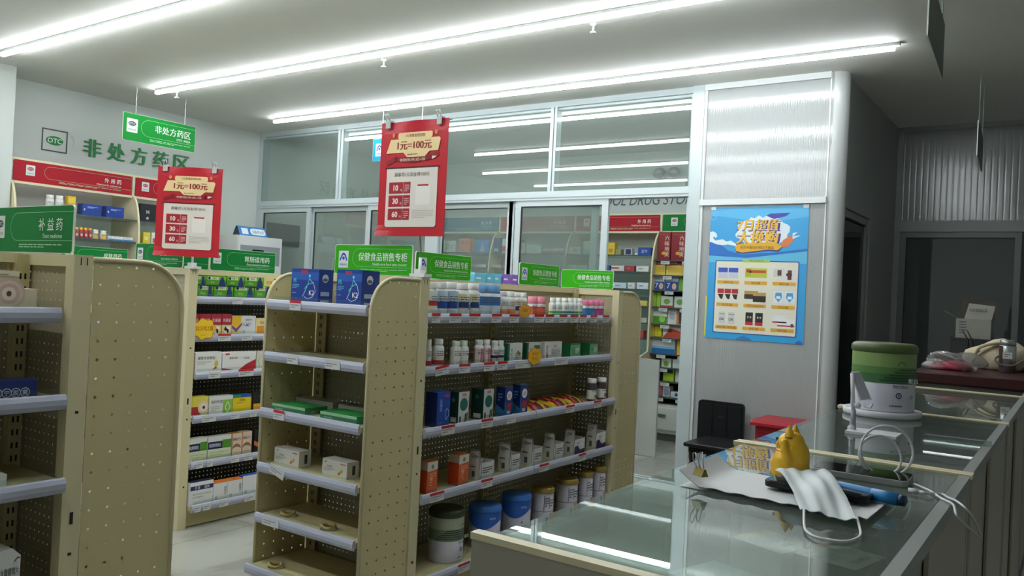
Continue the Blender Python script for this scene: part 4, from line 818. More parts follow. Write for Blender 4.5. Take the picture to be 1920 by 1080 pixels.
# ---- red price posters on clip stands
def poster(label, standlabel, top, w, h, rz, foot, group='red price posters'):
    M0 = Matrix.Translation(top) @ Matrix.Rotation(rz, 4, 'Z')
    m = MB(); n = 20                       # paper: flat where printed, rippled along the top and curling at a lower corner
    def P(u, v): return Vector(((u-.5)*w, .006*math.sin(9*u)*max(0, (v-.92)/.08)-.02*max(0, (.07-v)/.07)*max(0, (.4-u)/.4)**2, -h*(1-v)))
    vs = [P(i/n, j/n) for j in range(n+1) for i in range(n+1)]
    fs = [(j*(n+1)+i, j*(n+1)+i+1, (j+1)*(n+1)+i+1, (j+1)*(n+1)+i) for j in range(n) for i in range(n)]
    m.add(vs, fs, C('#bd2430', .3)); m.add([v+Vector((0, .0015, 0)) for v in vs], [f[::-1] for f in fs], C('#7d5a5c', .5))
    class Curl:                            # prints follow the curled paper
        def __matmul__(s, p):
            u = p.x/w+.5; v = 1+p.y/h; q = P(u, v); return Vector((q.x, q.y-p.z, q.z))
    M = Curl(); Y = lambda v: -h*v; X = lambda u: (u-.5)*w
    cream, red, dk = C('#e8cd98'), C('#a51f2a'), C('#3a2a2a')
    k1 = m
    k1.poly(M, rrect(X(.27), Y(.155), X(.78), Y(.10), .008, 3), cream, .003)
    k1.text(M, '1元黑膜金提前购', X(.525), Y(.128), h*.028, C('#7a2a22'), .0034, w*.45)
    k1.poly(M, [(X(.10), Y(.275)), (X(.16), Y(.155)), (X(.88), Y(.155)), (X(.9), Y(.17)), (X(.87), Y(.27))], cream, .0034)
    k1.text(M, '1元=100元', X(.52), Y(.213), h*.072, C('#8a1a1e'), .0042, w*.66, 'C', .075)
    k1.poly(M, [(X(.35), Y(.27)), (X(.75), Y(.27)), (X(.68), Y(.315)), (X(.42), Y(.315))], cream, .0036); k1.lines(M, X(.42), Y(.3), X(.68), Y(.285), 1, C('#7a4a2a'), .0042)
    k1.strip(M, [(X(.12), Y(.36)), (X(.25), Y(.325)), (X(.5), Y(.345)), (X(.75), Y(.325)), (X(.86), Y(.30))], h*.04, C('#8f1622'), .003)
    k1.text(M, '使用时间:7月13日-17日', X(.5), Y(.338), h*.026, C('#f0dccc'), .0046, w*.5)
    k1.poly(M, [(X(.79), Y(.315)), (X(.86), Y(.32)), (X(.79), Y(.345))], C('#e8d0c8'), .0042)
    for u, v in ((.2, .118), (.83, .112)): k1.ell(M, X(u), Y(v), .008, .01, C('#c98a4a'), .003)
    k1.strip(M, [(X(.1), Y(.405)), (X(.9), Y(.405))], h*.014, C('#4a1016'), .003)
    k1.poly(M, rrect(X(.12), Y(.92), X(.88), Y(.405), .012, 3, (1, 0, 0, 1)), C('#ddd6cc'), .0026)
    k1.text(M, '顾客花1元现金得100元', X(.5), Y(.465), h*.036, dk, .0032, w*.68, 'C', .004)
    for i, s in enumerate(('10', '30', '60')):
        v = .53+.115*i; k1.rect(M, X(.165), Y(v+.1), X(.49), Y(v), red, .0032); k1.text(M, s, X(.27), Y(v+.05), h*.05, C('#f0e4dc'), .0036, None, 'C', .03)
        k1.text(M, '元', X(.352), Y(v+.07), h*.02, C('#f0e4dc'), .0036); k1.strip(M, [(X(.385), Y(v+.1)), (X(.385), Y(v))], .0012, C('#ddd6cc'), .0038); k1.lines(M, X(.405), Y(v+.085), X(.475), Y(v+.02), 4, C('#e2b8b4'), .0038)
    k1.poly(M, rrect(X(.57), Y(.73), X(.78), Y(.555), .008, 3), C('#e6e1d9'), .003); k1.strip(M, [(X(.6), Y(.562)), (X(.75), Y(.562))], h*.014, red, .0034)
    k1.lines(M, X(.53), Y(.85), X(.84), Y(.77), 5, C('#a9a198'), .0032, .3)
    m.v = [M0 @ v for v in m.v]
    t = thing('price_poster', label, 'poster', top, 0, group); m.build('sheet', t, True)
    for u in (.12, .88):                   # bulldog clips
        c = MB(); L = frame((0, 0, 0), 'F'); x = X(u)
        c.box((x-.012, -.012, -.028), (x+.012, -.006, .004), C('#c9d2d0', .15, .3)); c.box((x-.012, .012, -.028), (x+.012, .016, .004), C('#c9d2d0', .15, .3)); c.box((x-.013, -.012, .002), (x+.013, .016, .008), C('#dde3e1', .15, .3))
        c.tube([(x-.008, -.01, .006), (x-.014, -.022, .03), (x+.01, -.024, .032), (x+.008, -.01, .006)], .003, C('#d5dcda', .15, .4), 6)
        c.v = [M0 @ v for v in c.v]; c.build('clip', t, True)
    t2 = thing('poster_stand', standlabel, 'stand', foot, 0, 'clip stands of the red posters')
    f = Vector(foot); b = MB()
    b.box((f.x-.04, f.y-.022, f.z), (f.x+.045, f.y+.03, f.z+.014), C('#dfe2e2', .3)); b.box((f.x-.018, f.y-.018, f.z+.014), (f.x+.018, f.y+.018, f.z+.034), C('#dfe2e2', .3)); b.build('clip_base', t2, True)
    MB().lathe([(.007, .034), (.007, .085), (0, .085)], C('#e6e9e8', .2), f, 12).build('socket', t2, True)
    back = M0 @ Vector((0, .03, -.02)); p = MB().tube([f+Vector((0, 0, .08)), Vector((f.x, max(f.y, back.y), f.z+.12)), Vector((back.x, back.y, back.z-h*.5)), back], .0035, C('#8a8f8e', .3, .6), 8); p.build('pole', t2, True)
    a, c = M0 @ Vector((-w*.48, .03, -.002)), M0 @ Vector((w*.48, .03, -.002)); MB().tube([a, c], .003, C('#b9c0be', .25, .6), 8).build('crossbar', t2, True)
# right hand poster: over the near post of the middle gondola, across the aisle direction
d1 = 2.735
A = onY(722, 229, d1); B = onY(845, 222, d1); Cc = onY(707, 440, d1)
poster('large red price poster above the middle gondola end shelf', 'white clip stand holding the red poster on the middle gondola', Vector(((A.x+B.x)/2-.012, d1, (A.z+B.z)/2)), (B-A).length*.99, A.z-Cc.z, .04, (-2.42, 2.775, 1.502))
pc = onX(357, 480, -4.24); dist = (pc-EYE).dot(fw)-.07
def atd(x, y): return EYE+ray(x, y)*dist
A, B, Cc = atd(297, 311), atd(418, 317), atd(290, 478)
poster('red price poster on the second gondola, in front of the wall lettering', 'white clip stand holding the left red poster on the second gondola', (A+B)/2, (B-A).length, A.z-Cc.z, math.atan2(B.y-A.y, B.x-A.x), (-4.22, 2.855, 1.502))
# ---- boards hung from the ceiling
def hung(label, p, rz, w, h, z0, col, title, sub, logo, oval='#3a4440', back='#c9d6cf', string='#dfe4e2', tx=.93):
    t = thing('hanging_sign', label, 'sign', (p[0], p[1], z0), rz, 'signs hung from the ceiling')
    o = signboard('board', None, None, (0, 0, 0), 0, w, h, col, title, sub, logo, th=.28, parent=t, tx=tx, oval=oval, back=back, slanted=.2)
    for u in (-.34, .34):
        m = MB(); zz = h-.005; H = ZC-z0; n = int((H-h)/.03)
        m.tube([(u*w+(.002 if i % 2 else -.002), 0, zz+(H-zz)*i/n) for i in range(n+1)], .003, C(string, .4), 6); m.build('hanging_chain', t)
hung('bright green hanging over the counter medicine area sign near the left wall', (-7.10, 4.40), R90, .73, .25, 2.655, '#07852f', '非处方药区', 'OTC AREA', 'otc')
hung('teal hanging sign half hidden by the larger red poster', (-5.36, 5.79), 0, .73, .215, 2.665, '#1a93b4', '', '', 'hat')
dp = Vector((-.576, 4.286, 2.545)); dq = Vector((-.54, 3.575, 2.545)); an = math.atan2(dp.y-dq.y, dp.x-dq.x)
hung('dark green hanging sign seen almost edge on at the top right', ((dp.x+dq.x)/2, (dp.y+dq.y)/2), an+PI, .71, .26, 2.545, '#2f4a3c', '', '', 'none', back='#3c5147', string='#8f9593')
dp = Vector((-.654, 7.077, 2.534)); dq = Vector((-.623, 6.379, 2.534)); an = math.atan2(dp.y-dq.y, dp.x-dq.x)
hung('farther dark hanging sign seen edge on in front of the back wall', ((dp.x+dq.x)/2, (dp.y+dq.y)/2), an+PI, .70, .25, 2.534, '#35433c', '', '', 'none', back='#3c4743', string='#8f9593')
# ---- blue summer poster on the ribbed wall
yp = YP-.004
Pq = [onY(x, y, yp) for x, y in ((1333, 388), (1518, 386), (1506, 645), (1323, 634))]
px0, px1 = (Pq[0].x+Pq[3].x)/2, (Pq[1].x+Pq[2].x)/2; pz0, pz1 = (Pq[2].z+Pq[3].z)/2, (Pq[0].z+Pq[1].z)/2; W_, H_ = px1-px0, pz1-pz0
m = MB(); m.box((0, -.0008, 0), (W_, .0008, H_), C('#3f9fd8', .3)); M = frame((0, -.0008, 0), 'F')
def q(pts, col, k): m.poly(M, [(a*W_, (1-b)*H_) for a, b in pts], C(col), .0003*k)
q([(0, 0), (1, 0), (1, .08), (.6, .12), (0, .06)], '#5bb2e2', 1)
q([(0, .24), (.08, .26), (.2, .33), (.35, .36), (.7, .34), (1, .31), (1, .36), (.5, .39), (0, .40)], '#2d6fc0', 1)
q([(0, .37), (.4, .385), (1, .33), (1, .42), (0, .42)], '#62b8dd', 2)
q([(0, .19), (.035, .185), (.07, .2), (.08, .225), (.06, .235), (.045, .222), (.035, .235), (.06, .255), (.1, .25), (.14, .245), (.18, .262), (.23, .255), (.27, .275), (.33, .285), (.27, .295), (.2, .285), (.14, .29), (.08, .285), (.03, .27), (0, .265)], '#dfe9ee', 3); q([(.85, .2), (.9, .19), (.86, .22), (.93, .215), (.85, .245)], '#d9e6ec', 3)
for cu_, cv_ in ((.04, .03), (.06, .05), (.03, .08)): m.strip(M, [((cu_+.03*math.cos(i))*W_, (1-cv_-.02*math.sin(i))*H_) for i in range(6)], .004, C('#7cc4e6'), .0008)
q([(.33, .99), (.40, .965), (.47, .985), (.5, 1), (.33, 1)], '#2d7cc0', 2); q([(.93, .985), (.96, .975), (.99, .985), (.99, 1), (.92, 1)], '#2d6fc0', 2)
q([(.55+.27*math.cos(2*PI*i/40)*(1+.07*math.sin(5*i)), .19+.115*math.sin(2*PI*i/40)*(1+.09*math.sin(3.3*i))) for i in range(40)], '#d9e6ec', 2)
q([(.58, .07), (.62, .055), (.82, .05), (.78, .075), (.66, .095)], '#4a4aa8', 4)
q([(.76, .25), (.84, .21), (.86, .26), (.8, .3), (.73, .3)], '#d87a4a', 4)
Mx = M
def tt(s, u, v, h, col, k, mw=None, b=.03, sl=.1): m.text(M, s, u*W_, (1-v)*H_, h*H_, C(col), .0003*k, mw*W_ if mw else None, 'C', b, sl)
tt('7月超值', .508, .143, .088, '#4f3384', 5, .52, .08); tt('7月超值', .5, .138, .082, '#e8b83c', 6, .5, .07)
tt('大换购', .508, .236, .102, '#4f3384', 5, .56, .08); tt('大换购', .5, .23, .097, '#e8b83c', 6, .54, .07)
q([(.27, .30), (.32, .285), (.68, .27), (.76, .30), (.72, .335), (.62, .33), (.35, .355), (.29, .345)], '#4a3a86', 4); q([(.27, .295), (.32, .28), (.68, .265), (.76, .295), (.71, .325), (.62, .32), (.35, .345), (.29, .335)], '#dca92e', 7)
tt('会员专属加价购以下商品', .5, .306, .022, '#4a3a1c', 8, .34, .01, .06)
m.poly(M, rrect(.075*W_, .045*H_, .93*W_, .595*H_, .012, 4), C('#24549c'), .0009); m.poly(M, rrect(.085*W_, .052*H_, .92*W_, .588*H_, .01, 4), C('#dcdac8'), .0012)
m.poly(M, rrect(.36*W_, .582*H_, .64*W_, .608*H_, .008, 4), C('#a9c86a'), .0016); tt('7月1日-7月31日', .5, .405, .014, '#3a4a2c', 7, .24, .005, 0)
price = (('198元/1盒', '40元/2盒', '88元/2盒'), ('52.5元/2盒', '33元/3 66元/10', '372元/2盒'), ('99元/1盒 176元/2盒', '99元/1盒', '99元/2盒'))
for r in range(3):
    for c in range(3):
        u, v = .22+.285*c, .57+.17*r
        m.poly(M, rrect((u-.115)*W_, (1-v-.013)*H_, (u+.115)*W_, (1-v+.013)*H_, .003, 2), C('#dba63a'), .0016); tt(price[r][c], u, v, .017, '#7a3a1c', 7, .2, .01, 0)
        m.strip(M, [((u-.1)*W_, (1-v-.02)*H_), ((u+.1)*W_, (1-v-.02)*H_)], .001, C('#b9b7a6'), .0015)
        def rr_(a, b, c_, d_, col, k=6): m.rect(M, (u+a)*W_, (1-v+b)*H_, (u+c_)*W_, (1-v+d_)*H_, C(col), .0003*k)
        if (r, c) == (0, 0):
            for o in (-.06, .05): rr_(o-.05, .03, o+.05, .11, '#c3c6d8'); rr_(o-.05, .075, o+.05, .11, '#3a55b8', 7)
        elif (r, c) == (0, 1): rr_(-.11, .04, .11, .11, '#b8c23a'); rr_(-.08, .075, .1, .095, '#c2503c', 7); rr_(-.11, .05, -.05, .11, '#a8b23a', 7); rr_(-.1, .08, -.06, .1, '#c2303c', 8)
        elif (r, c) == (0, 2): rr_(-.11, .05, .0, .11, '#c9c9c6'); rr_(-.03, .03, .11, .1, '#d6d6d2', 7); rr_(.03, .03, .07, .1, '#7a2a34', 8); m.ell(M, (u+.045)*W_, (1-v+.068)*H_, .022, .016, C('#4a3a3c'), .0027); rr_(-.07, .06, -.03, .1, '#5a3a3c', 8)
        elif (r, c) == (1, 0):
            for o in (-.075, 0, .075): rr_(o-.034, .03, o+.034, .12, '#e2dfd0'); rr_(o-.034, .085, o+.034, .12, '#b02a34', 7); m.poly(M, [((u+o+a)*W_, (1-v+b)*H_) for a, b in ((-.03, .08), (.03, .08), (.02, .04), (-.005, .045))], C('#2a2622'), .0021)
        elif (r, c) == (1, 1): rr_(-.11, .05, .03, .11, '#b08a4a'); rr_(-.11, .05, .03, .085, '#3a3428', 7); rr_(-.02, .03, .11, .1, '#b8924e', 8); rr_(-.02, .03, .11, .075, '#2c2822', 9)
        elif (r, c) == (1, 2):
            for o in (-.05, .06): rr_(o-.05, .03, o+.05, .115, '#dfe3e4'); m.poly(M, [((u+o+a)*W_, (1-v+b)*H_) for a, b in ((-.03, .105), (.03, .105), (.035, .07), (0, .035), (-.035, .07))], C('#4a9ad0'), .0021); rr_(o-.02, .06, o+.02, .08, '#e6eef2', 8)
        elif (r, c) == (2, 0):
            for o in (-.05, .05): rr_(o-.035, .025, o+.035, .115, '#c9c9c6'); tt('OK', u+o, v-.06, .02, '#55555c', 7); rr_(o-.03, .095, o+.03, .1, '#8a8a8c', 7)
        elif (r, c) == (2, 1):
            for o in (-.05, .05): rr_(o-.038, .025, o+.038, .12, '#26262a'); rr_(o-.038, .025, o+.038, .05, '#c22a3c', 7); m.ell(M, (u+o-.012)*W_, (1-v+.085)*H_, .006, .008, C('#b9b2a6'), .0024); m.ell(M, (u+o+.014)*W_, (1-v+.085)*H_, .006, .008, C('#b9b2a6'), .0024)
        else: rr_(-.1, .05, .04, .11, '#dfe0de'); rr_(-.05, .02, .12, .085, '#e4e4e2', 7); rr_(-.1, .055, .04, .065, '#b83a44', 7); rr_(-.05, .03, .12, .04, '#b83a44', 8); m.ell(M, (u+.095)*W_, (1-v+.04)*H_, .012, .014, C('#4a4a52'), .0027)
for u, v in ((.03, .99), (.97, .995)): m.rect(M, u*W_-.02, v*H_-.012, u*W_+.02, v*H_+.012, C('#d8e2e4', .15), .004)
m.rect(M, -.012, .015, 0, .32*H_, C('#d0c94a'), .0004)
tag(m.build('wall_poster', loc=(px0, yp, pz0)), 'blue summer sale poster taped to the ribbed white wall', 'poster')
# ---- left wall shelving unit with red headers
CRM = C('#ddd2b0', .45); XW = -7.5; HZ0, HZ1 = 2.205, 2.385
def header(root, a, b, axis, f, z0, z1, col, title, sub, oval='#b3202e', rim=CRM):
    w_ = b-a
    rz = R90 if axis == 'Y' else 0
    loc = (f, (a+b)/2, z0) if axis == 'Y' else ((a+b)/2, f, z0)
    o = signboard('header_sign', None, None, Vector(loc)-root.location, rz, w_, z1-z0, col, title, sub, 'otc', t=.012, th=.24, parent=root, oval=oval, rim=col, tx=.9, logox=.13)
    return o
def wall_unit(label, a, b, axis, f, depth, shelves, col, title, sub, base=.85, arch=.14, first=True, last=True, backcol='#e2e4df', oval='#b3202e', dark=False):
    """a..b along the wall, f = front of the header; side panels swing out below it"""
    sg = 1 if axis == 'Y' else -1
    root = thing('wall_shelf', label, 'shelving', (f, a, 0) if axis == 'Y' else (a, f, 0), 0, 'wall shelf units')
    def bx(m, u0, u1, d0, d1, z0, z1, mt):     # d measured outwards from the header front
        if axis == 'Y': m.box((f+d0, u0, z0), (f+d1, u1, z1), mt)
        else: m.box((u0, f-d1, z0), (u1, f-d0, z1), mt)
    m = MB(); bx(m, a, b, -depth, -depth+.01, 0, HZ1, C(backcol, .5)); m.build('back_panel', root, True)
    m = MB(); bx(m, a, b, -.02, .004, HZ0-.022, HZ0, CRM); m.build('header_rail', root, True); m = MB(); bx(m, a, b, -.02, .004, HZ1, HZ1+.018, CRM); m.build('header_rail', root, True)
    header(root, a+.02, b-.02, axis, f if axis == 'Y' else f, HZ0, HZ1, col, title, sub, oval)
    for u, on in ((a, first), (b, last)):
        if not on: continue
        prof = [(-depth+.01, 0), (arch+.18, 0), (arch+.18, base)] + [(arch+.01, base+.05)] + [(arch, 1.7)] + [(arch*math.cos(PI/2*i/8), 1.75+(HZ0-1.75)*math.sin(PI/2*i/8)) for i in range(9)] + [(0, HZ1), (-depth+.01, HZ1)]
        m = MB(); t = .018
        if axis == 'Y': m.prism([(f+d, z) for d, z in prof], 1, u-t/2, u+t/2, CRM)
        else: m.prism([(f-d, z) for d, z in prof], 0, u-t/2, u+t/2, CRM)
        m.build('side_panel', root, True)
    for z in shelves:
        m = MB(); bx(m, a+.012, b-.012, -depth+.01, arch-.03, z-.012, z, C('#3a3a38', .4) if dark else GLASS('#dfe9e6', .06, 'shelfglass')); bx(m, a+.012, b-.012, arch-.03, arch-.026, z-.012, z+.002, C('#4a4f4e', .4)); s = m.build('shelf', root, True)
    m = MB(); bx(m, a+.012, b-.012, -depth+.01, arch+.16, .08, base-.01, C('#d3d4ce', .45)); bx(m, a+.012, b-.012, -depth+.01, arch+.12, 0, .08, C('#6a6b68', .5)); m.build('base_cabinet', root, True)
    return root
LS = (2.175-.21, 1.757, 1.55, 1.33, 1.1)
u1 = wall_unit('red headed shelf unit on the left wall, fully in view under the lettering', 3.30, 4.40, 'Y', XW, .35, LS, '#a81c2a', '外 用 药', 'Medicines for external use')
u2 = wall_unit('red headed shelf unit on the left wall, right half hidden by the red poster', 4.40, 5.2, 'Y', XW, .35, LS, '#a81c2a', '外 用 药', 'Medicines for external use', first=False)
XL_ = XW+.08
def lw(z, p0, p1, top, py, d, label, col, **kw):
    a = onX(p0, py, XL_); b = onX(p1, py, XL_); h = onX(p0, top, XL_).z-z
    return carton(kw.pop('name', 'medicine_box'), label, (XL_-d/2, (a.y+b.y)/2, z+.0006), R90, b.y-a.y, d, max(h, .03), col, **kw)
ZA, ZB = LS[0], LS[1]
def ljar(z, p0, p1, top, py, label, cap, body, bands, group):
    a = onX(p0, py, XL_); b = onX(p1, py, XL_); r = (b.y-a.y)*.42; h = onX(p0, top, XL_).z-z
    bottle(label, (XL_-r, (a.y+b.y)/2, z+.0006), r, h, cap=cap, body=body, bands=bands, capr=.9, caph=.22, shoulder=.05, name='jar', capname='lid', cat='jar', group=group, text=('', 0, 0, ''))  if False else bottle(label, (XL_-r, (a.y+b.y)/2, z+.0006), r, h, cap=cap, body=body, bands=bands, capr=.9, caph=.22, shoulder=.05, name='jar', capname='lid', cat='jar', group=group)
ljar(ZA, 87, 104, 364, 400, 'white jar on the upper left wall shelf, left of two', '#e6e7e4', '#e2e3df', [], 'white jars on the left wall')
ljar(ZA, 105, 122, 366, 402, 'white jar on the upper left wall shelf, right of two', '#e6e7e4', '#e2e3df', [], 'white jars on the left wall')
lw(ZA, 126, 141, 367, 402, .05, 'tall yellow and red box on the upper left wall shelf', '#d9b22c', F=[('r', 0, 0, 1, .55, '#b83a3a'), ('r', .1, .62, .9, .9, '#e6c84a')])
CH = [('l', .25, .62, .8, .8, 2, '#b9c8e8'), ('e', .1, .5, .07, .1, '#b9c8e8')]
lw(ZA, 154, 190, 381, 405, .09, 'blue box with white lettering on the upper left wall shelf, left of two', '#1d3f92', F=CH, R=[('v', '中国', .5, .5, .3, '#3a4a7a')], group='blue boxes on the left wall')
lw(ZA, 199, 232, 386, 410, .09, 'blue box with white lettering on the upper left wall shelf, right of two', '#1d3f92', F=CH, R=[('v', '中国', .5, .5, .3, '#3a4a7a')], group='blue boxes on the left wall')
lw(ZA, 262, 293, 381, 415, .1, 'black box on the left wall shelf beside the red poster', '#1f2022', F=[('t', 'M', .45, .55, .2, '#c9c9c6'), ('e', .45, .2, .08, .08, '#b9b9b6')])
lw(ZB, 128, 138, 420, 440, .05, 'white and red slim box on the lower left wall shelf', '#dcdcd8', F=[('r', 0, 0, 1, .5, '#c2303c')])
for i, (a, b) in enumerate(((140, 148.5), (149, 157), (157.5, 165.5), (166, 173.5))):
    ljar(ZB, a, b, 426+i*.5, 443, 'small red bottle with a yellow cap, left wall, %s of four' % (ORD[i] if i < 3 else 'rightmost'), '#e0b83a', '#b8353c', [(.2, .45, '#d8d2c8', -.5, .6)], 'red bottles with yellow caps')
for i, (a, b) in enumerate(((175, 187), (189.5, 202.5))):
    ljar(ZB, a, b, 430+i*2, 447, 'white jar with a yellow flame print on the left wall shelf, %s of two' % ('left', 'right')[i], '#e6e7e4', '#dfdfda', [(.1, .6, '#d9b04a', -.9, .9)], 'yellow print jars')
for i, (a, b) in enumerate(((203, 215), (216, 231), (232, 249))):
    lw(ZB, a, b, 442+i*1.2, 452, .06, 'small white tub with a blue base on the left wall shelf, %s of three' % ('left', 'middle', 'right')[i], '#dfe2e2', F=[('r', 0, 0, 1, .4, '#3f7fb8'), ('l', .2, .55, .8, .8, 1, '#a9b4ba')], cat='tub', group='small blue based tubs', name='ointment_tub')
lw(ZB, 268, 281, 435, 455, .05, 'yellow box on the left wall shelf beside the red poster', '#d9c83a', F=[('r', .2, .3, .7, .6, '#e6e0b0')])
lw(ZB, 284, 294, 436, 455, .05, 'white box on the left wall shelf at the red poster edge', '#dcdcd8', F=[('r', .2, .1, .8, .5, '#c05a5a')])
# ---- white drug fridge against the left wall and the folded card on it
fa, fb, fz = onX(447, 440, -7.15), onX(530, 446, -7.15), 1.915
t = thing('medicine_fridge', 'white upright medicine fridge with a grey display panel by the left wall', 'fridge', (-7.5, (fa.y+fb.y)/2, 0))
MB().box((-7.8, fa.y, .03), (-7.17, fb.y, fz), C('#c9cccc', .35)).build('body', t, True)
MB().box((-7.17, fa.y+.005, .3), (-7.15, fb.y-.005, fz-.002), C('#d0d3d3', .3)).build('door', t, True)
dp_ = MB(); M = frame((-7.15, 0, 0), 'R'); a, b = fa.y+.03, fb.y-.03
dp_.rect(M, a, fz-.30, b, fz-.1, C('#8a8f92', .4), .001); dp_.poly(M, rrect(a+.15, fz-.2, a+.30, fz-.14, .012, 4), C('#1c1f22', .2), .002); dp_.lines(M, a+.18, fz-.18, a+.27, fz-.16, 1, C('#5a6a72'), .0026); dp_.rect(M, a+.33, fz-.19, a+.34, fz-.16, C('#1c1f22'), .002); dp_.lines(M, a+.05, fz-.17, a+.11, fz-.165, 1, C('#c9cdcf'), .002); dp_.lines(M, a+.36, fz-.18, a+.44, fz-.165, 1, C('#c9cdcf'), .002)
dp_.build('display_panel', t, True); MB().box((-7.7, fa.y+.05, 0), (-7.2, fb.y-.05, .03), C('#3a3c3c')).build('foot', t, True)
ca, cb = onX(447, 420, -7.25), onX(500, 427, -7.25); m = MB(); L = cb.y-ca.y; hh = .10
m.prism([(-.06, 0), (.06, 0), (.01, hh), (-.01, hh)], 1, 0, L, C('#2f3a46', .4)); M = Matrix(((0, -.447, .894, .0603), (1, 0, 0, 0), (0, .894, .447, 0), (0, 0, 0, 1)))
m.rect(M, .004, .003, L-.004, .108, C('#2c74b8'), .0006); m.rect(M, .04, .02, .12, .09, C('#d3e0ea'), .001); m.poly(M, rrect(.15, .018, L-.02, .092, .03, 5), C('#d8e2ea'), .001); m.text(M, '设备停止中', (.15+L-.02)/2, .055, .04, C('#4a6a8a'), .0016, (L-.2)*.9)
tag(m.build('tent_card', loc=(-7.28, ca.y, fz+.0008)), 'blue and white folded card standing on the white fridge', 'tent card')
# ---- yellow and orange price bursts clipped to the rails
def burst(label, p, axis_face, rx, rz_, col, txt, txt2, edge='#d8742c', name='price_card'):
    m = MB(); pts = [((rx*(1+.09*math.cos(7*a)))*math.cos(a), (rz_*(1+.09*math.cos(7*a)))*math.sin(a)) for a in [2*PI*i/56 for i in range(56)]]
    m.prism([(a, b) for a, b in pts], 1, -.0008, .0008, C(edge, .4)); M = frame((0, -.0008, 0), 'F'); m.poly(M, [(a*.93, b*.93) for a, b in pts], C(col, .4), .0004)
    if txt2: m.text(M, txt, 0, rz_*.28, rz_*.42, C('#b8401c'), .001, rx*1.3); m.text(M, txt2, 0, -rz_*.28, rz_*.42, C('#b8401c'), .001, rx*1.3)
    else: m.text(M, txt, 0, rz_*.1, rz_*.5, C('#b8401c'), .001, rx*1.6)
    m.lines(M, -rx*.3, -rz_*.62, rx*.5, -rz_*.52, 1, C('#b88a2c'), .001)
    tag(m.build(name, loc=p, rz=R90), label, 'price card', 'bright price cards')
fx = -4.232; p = onX(383, 617, fx); a = onX(362, 617, fx); b = onX(405, 617, fx)
burst('yellow cloud shaped price card below the cow print boxes', p, 0, (b.y-a.y)/2, (onX(383, 598, fx).z-onX(383, 637, fx).z)/2, '#ecc72c', '52.5元2盒', '')
fx = F1+.022; p = onX(984, 583, fx); a = onX(973, 583, fx); b = onX(995, 583, fx)
burst('orange price card on the top shelf rail of the middle gondola', p, 0, (b.y-a.y)/2, (onX(984, 571, fx).z-onX(984, 596, fx).z)/2, '#e0a838', '120.5', '')
fx = F2+.022; p = onX(1003, 668, fx); a = onX(991, 668, fx); b = onX(1016, 668, fx)
burst('yellow price card on the second shelf rail of the middle gondola', p, 0, (b.y-a.y)/2, (onX(1003, 652, fx).z-onX(1003, 684, fx).z)/2, '#e8b92c', '99.5元', '79.5元')
# ================================================================ the back room seen through the glass
FY = 8.3
xs = [onY(p, 430, FY).x for p in (937, 1078, 1240)]
bw = (xs[2]-xs[0])/2
U = [xs[0]-bw, xs[0], xs[1], xs[2], xs[2]+1.05]
SH = (1.93, 1.75, 1.56, 1.38, 1.2, 1.03)
wall_unit('blue headed prescription shelf unit in the back room', U[0], U[1], 'X', FY, .35, SH, '#1f6d86', '处 方 药', 'Prescription medicines', arch=.2)
wall_unit('red headed shelf unit in the back room beside the blue headed one', U[1], U[2], 'X', FY, .35, SH, '#a81c2a', '外 用 药', 'Medicines for external use', arch=.2, first=False)
wall_unit('red headed shelf unit in the back room nearest the open doorway', U[2], U[3], 'X', FY, .35, SH, '#a81c2a', '外 用 药', 'Medicines for external use', arch=.2, first=False)
DZ = (1.88, 1.72, 1.56, 1.38, 1.2, 1.055, .884, .74, .595, .43)
dr = wall_unit('green headed shelf unit with dark shelves seen through the open doorway', U[3], U[4], 'X', FY, .35, DZ, G_DARK, '内 服 药', 'Oral medicines', base=.36, arch=.2, first=False, backcol='#4a4b48', dark=True)
for k in range(2):
    a = U[3]+.03+.5*k; dm = MB().box((a, FY-.385, .12), (a+.48, FY-.362, .34), C('#c9cac5', .4)).build('drawer', dr, True)
    MB().box((a+.19, FY-.395, .25), (a+.29, FY-.385, .28), C('#5a5c5a', .4)).build('handle', dm, True)
def nb(z, p0, p1, top, py, label, col, F=(), d=.08, y=FY-.14, name='medicine_box', cat='box', group='small goods on the back room shelves', **k):
    a = onY(p0, py, y); b = onY(p1, py, y); h = max(onY((p0+p1)/2, top, y).z-z, .03)
    return carton(name, label, ((a.x+b.x)/2, y+d/2, z+.0008), 0, b.x-a.x, d, h, col, F=F, group=group, cat=cat, **k)
BR = 'in the back room'
LG = [('r', 0, .2, .3, .9, '#8ab08a'), ('l', .4, .3, .9, .7, 2, '#8a9a90')]
nb(SH[0], 818, 834, 450, 470, 'grey and white slim box, first on the top shelf under the blue header', '#cfd3cf', LG)
nb(SH[0], 836, 854, 452, 470, 'white and green box, second on the top shelf under the blue header', '#d3d8d2', LG)
nb(SH[0], 860, 881, 447, 471, 'salmon pink box on the top shelf under the blue header', '#e08a6a', [('e', .3, .7, .08, .1, '#7a3a2a'), ('e', .7, .7, .08, .1, '#7a3a2a')])
nb(SH[0], 892, 916, 450, 472, 'bright blue pack on the top shelf under the blue header', '#2f7fc8', [('p', [(.3, .1), (.5, .9), (.7, .1)], '#9ac4e6')])
nb(SH[0], 925, 935, 446, 474, 'narrow navy box at the right end under the blue header', '#20407a', [('r', .1, .1, .9, .3, '#9ab4d4')])
nb(SH[0], 941, 952, 448, 474, 'narrow white and red box at the left end of the middle red headed unit', '#dcdad6', [('r', 0, .1, 1, .5, '#c03a4a')])
nb(SH[0], 960, 984, 450, 476, 'white box with dark round prints on the top shelf of the middle red headed unit', '#d3d3d0', [('e', .25, .4, .16, .2, '#2f2f34'), ('e', .65, .4, .16, .2, '#2f2f34'), ('r', 0, .75, 1, 1, '#3a3d44')])
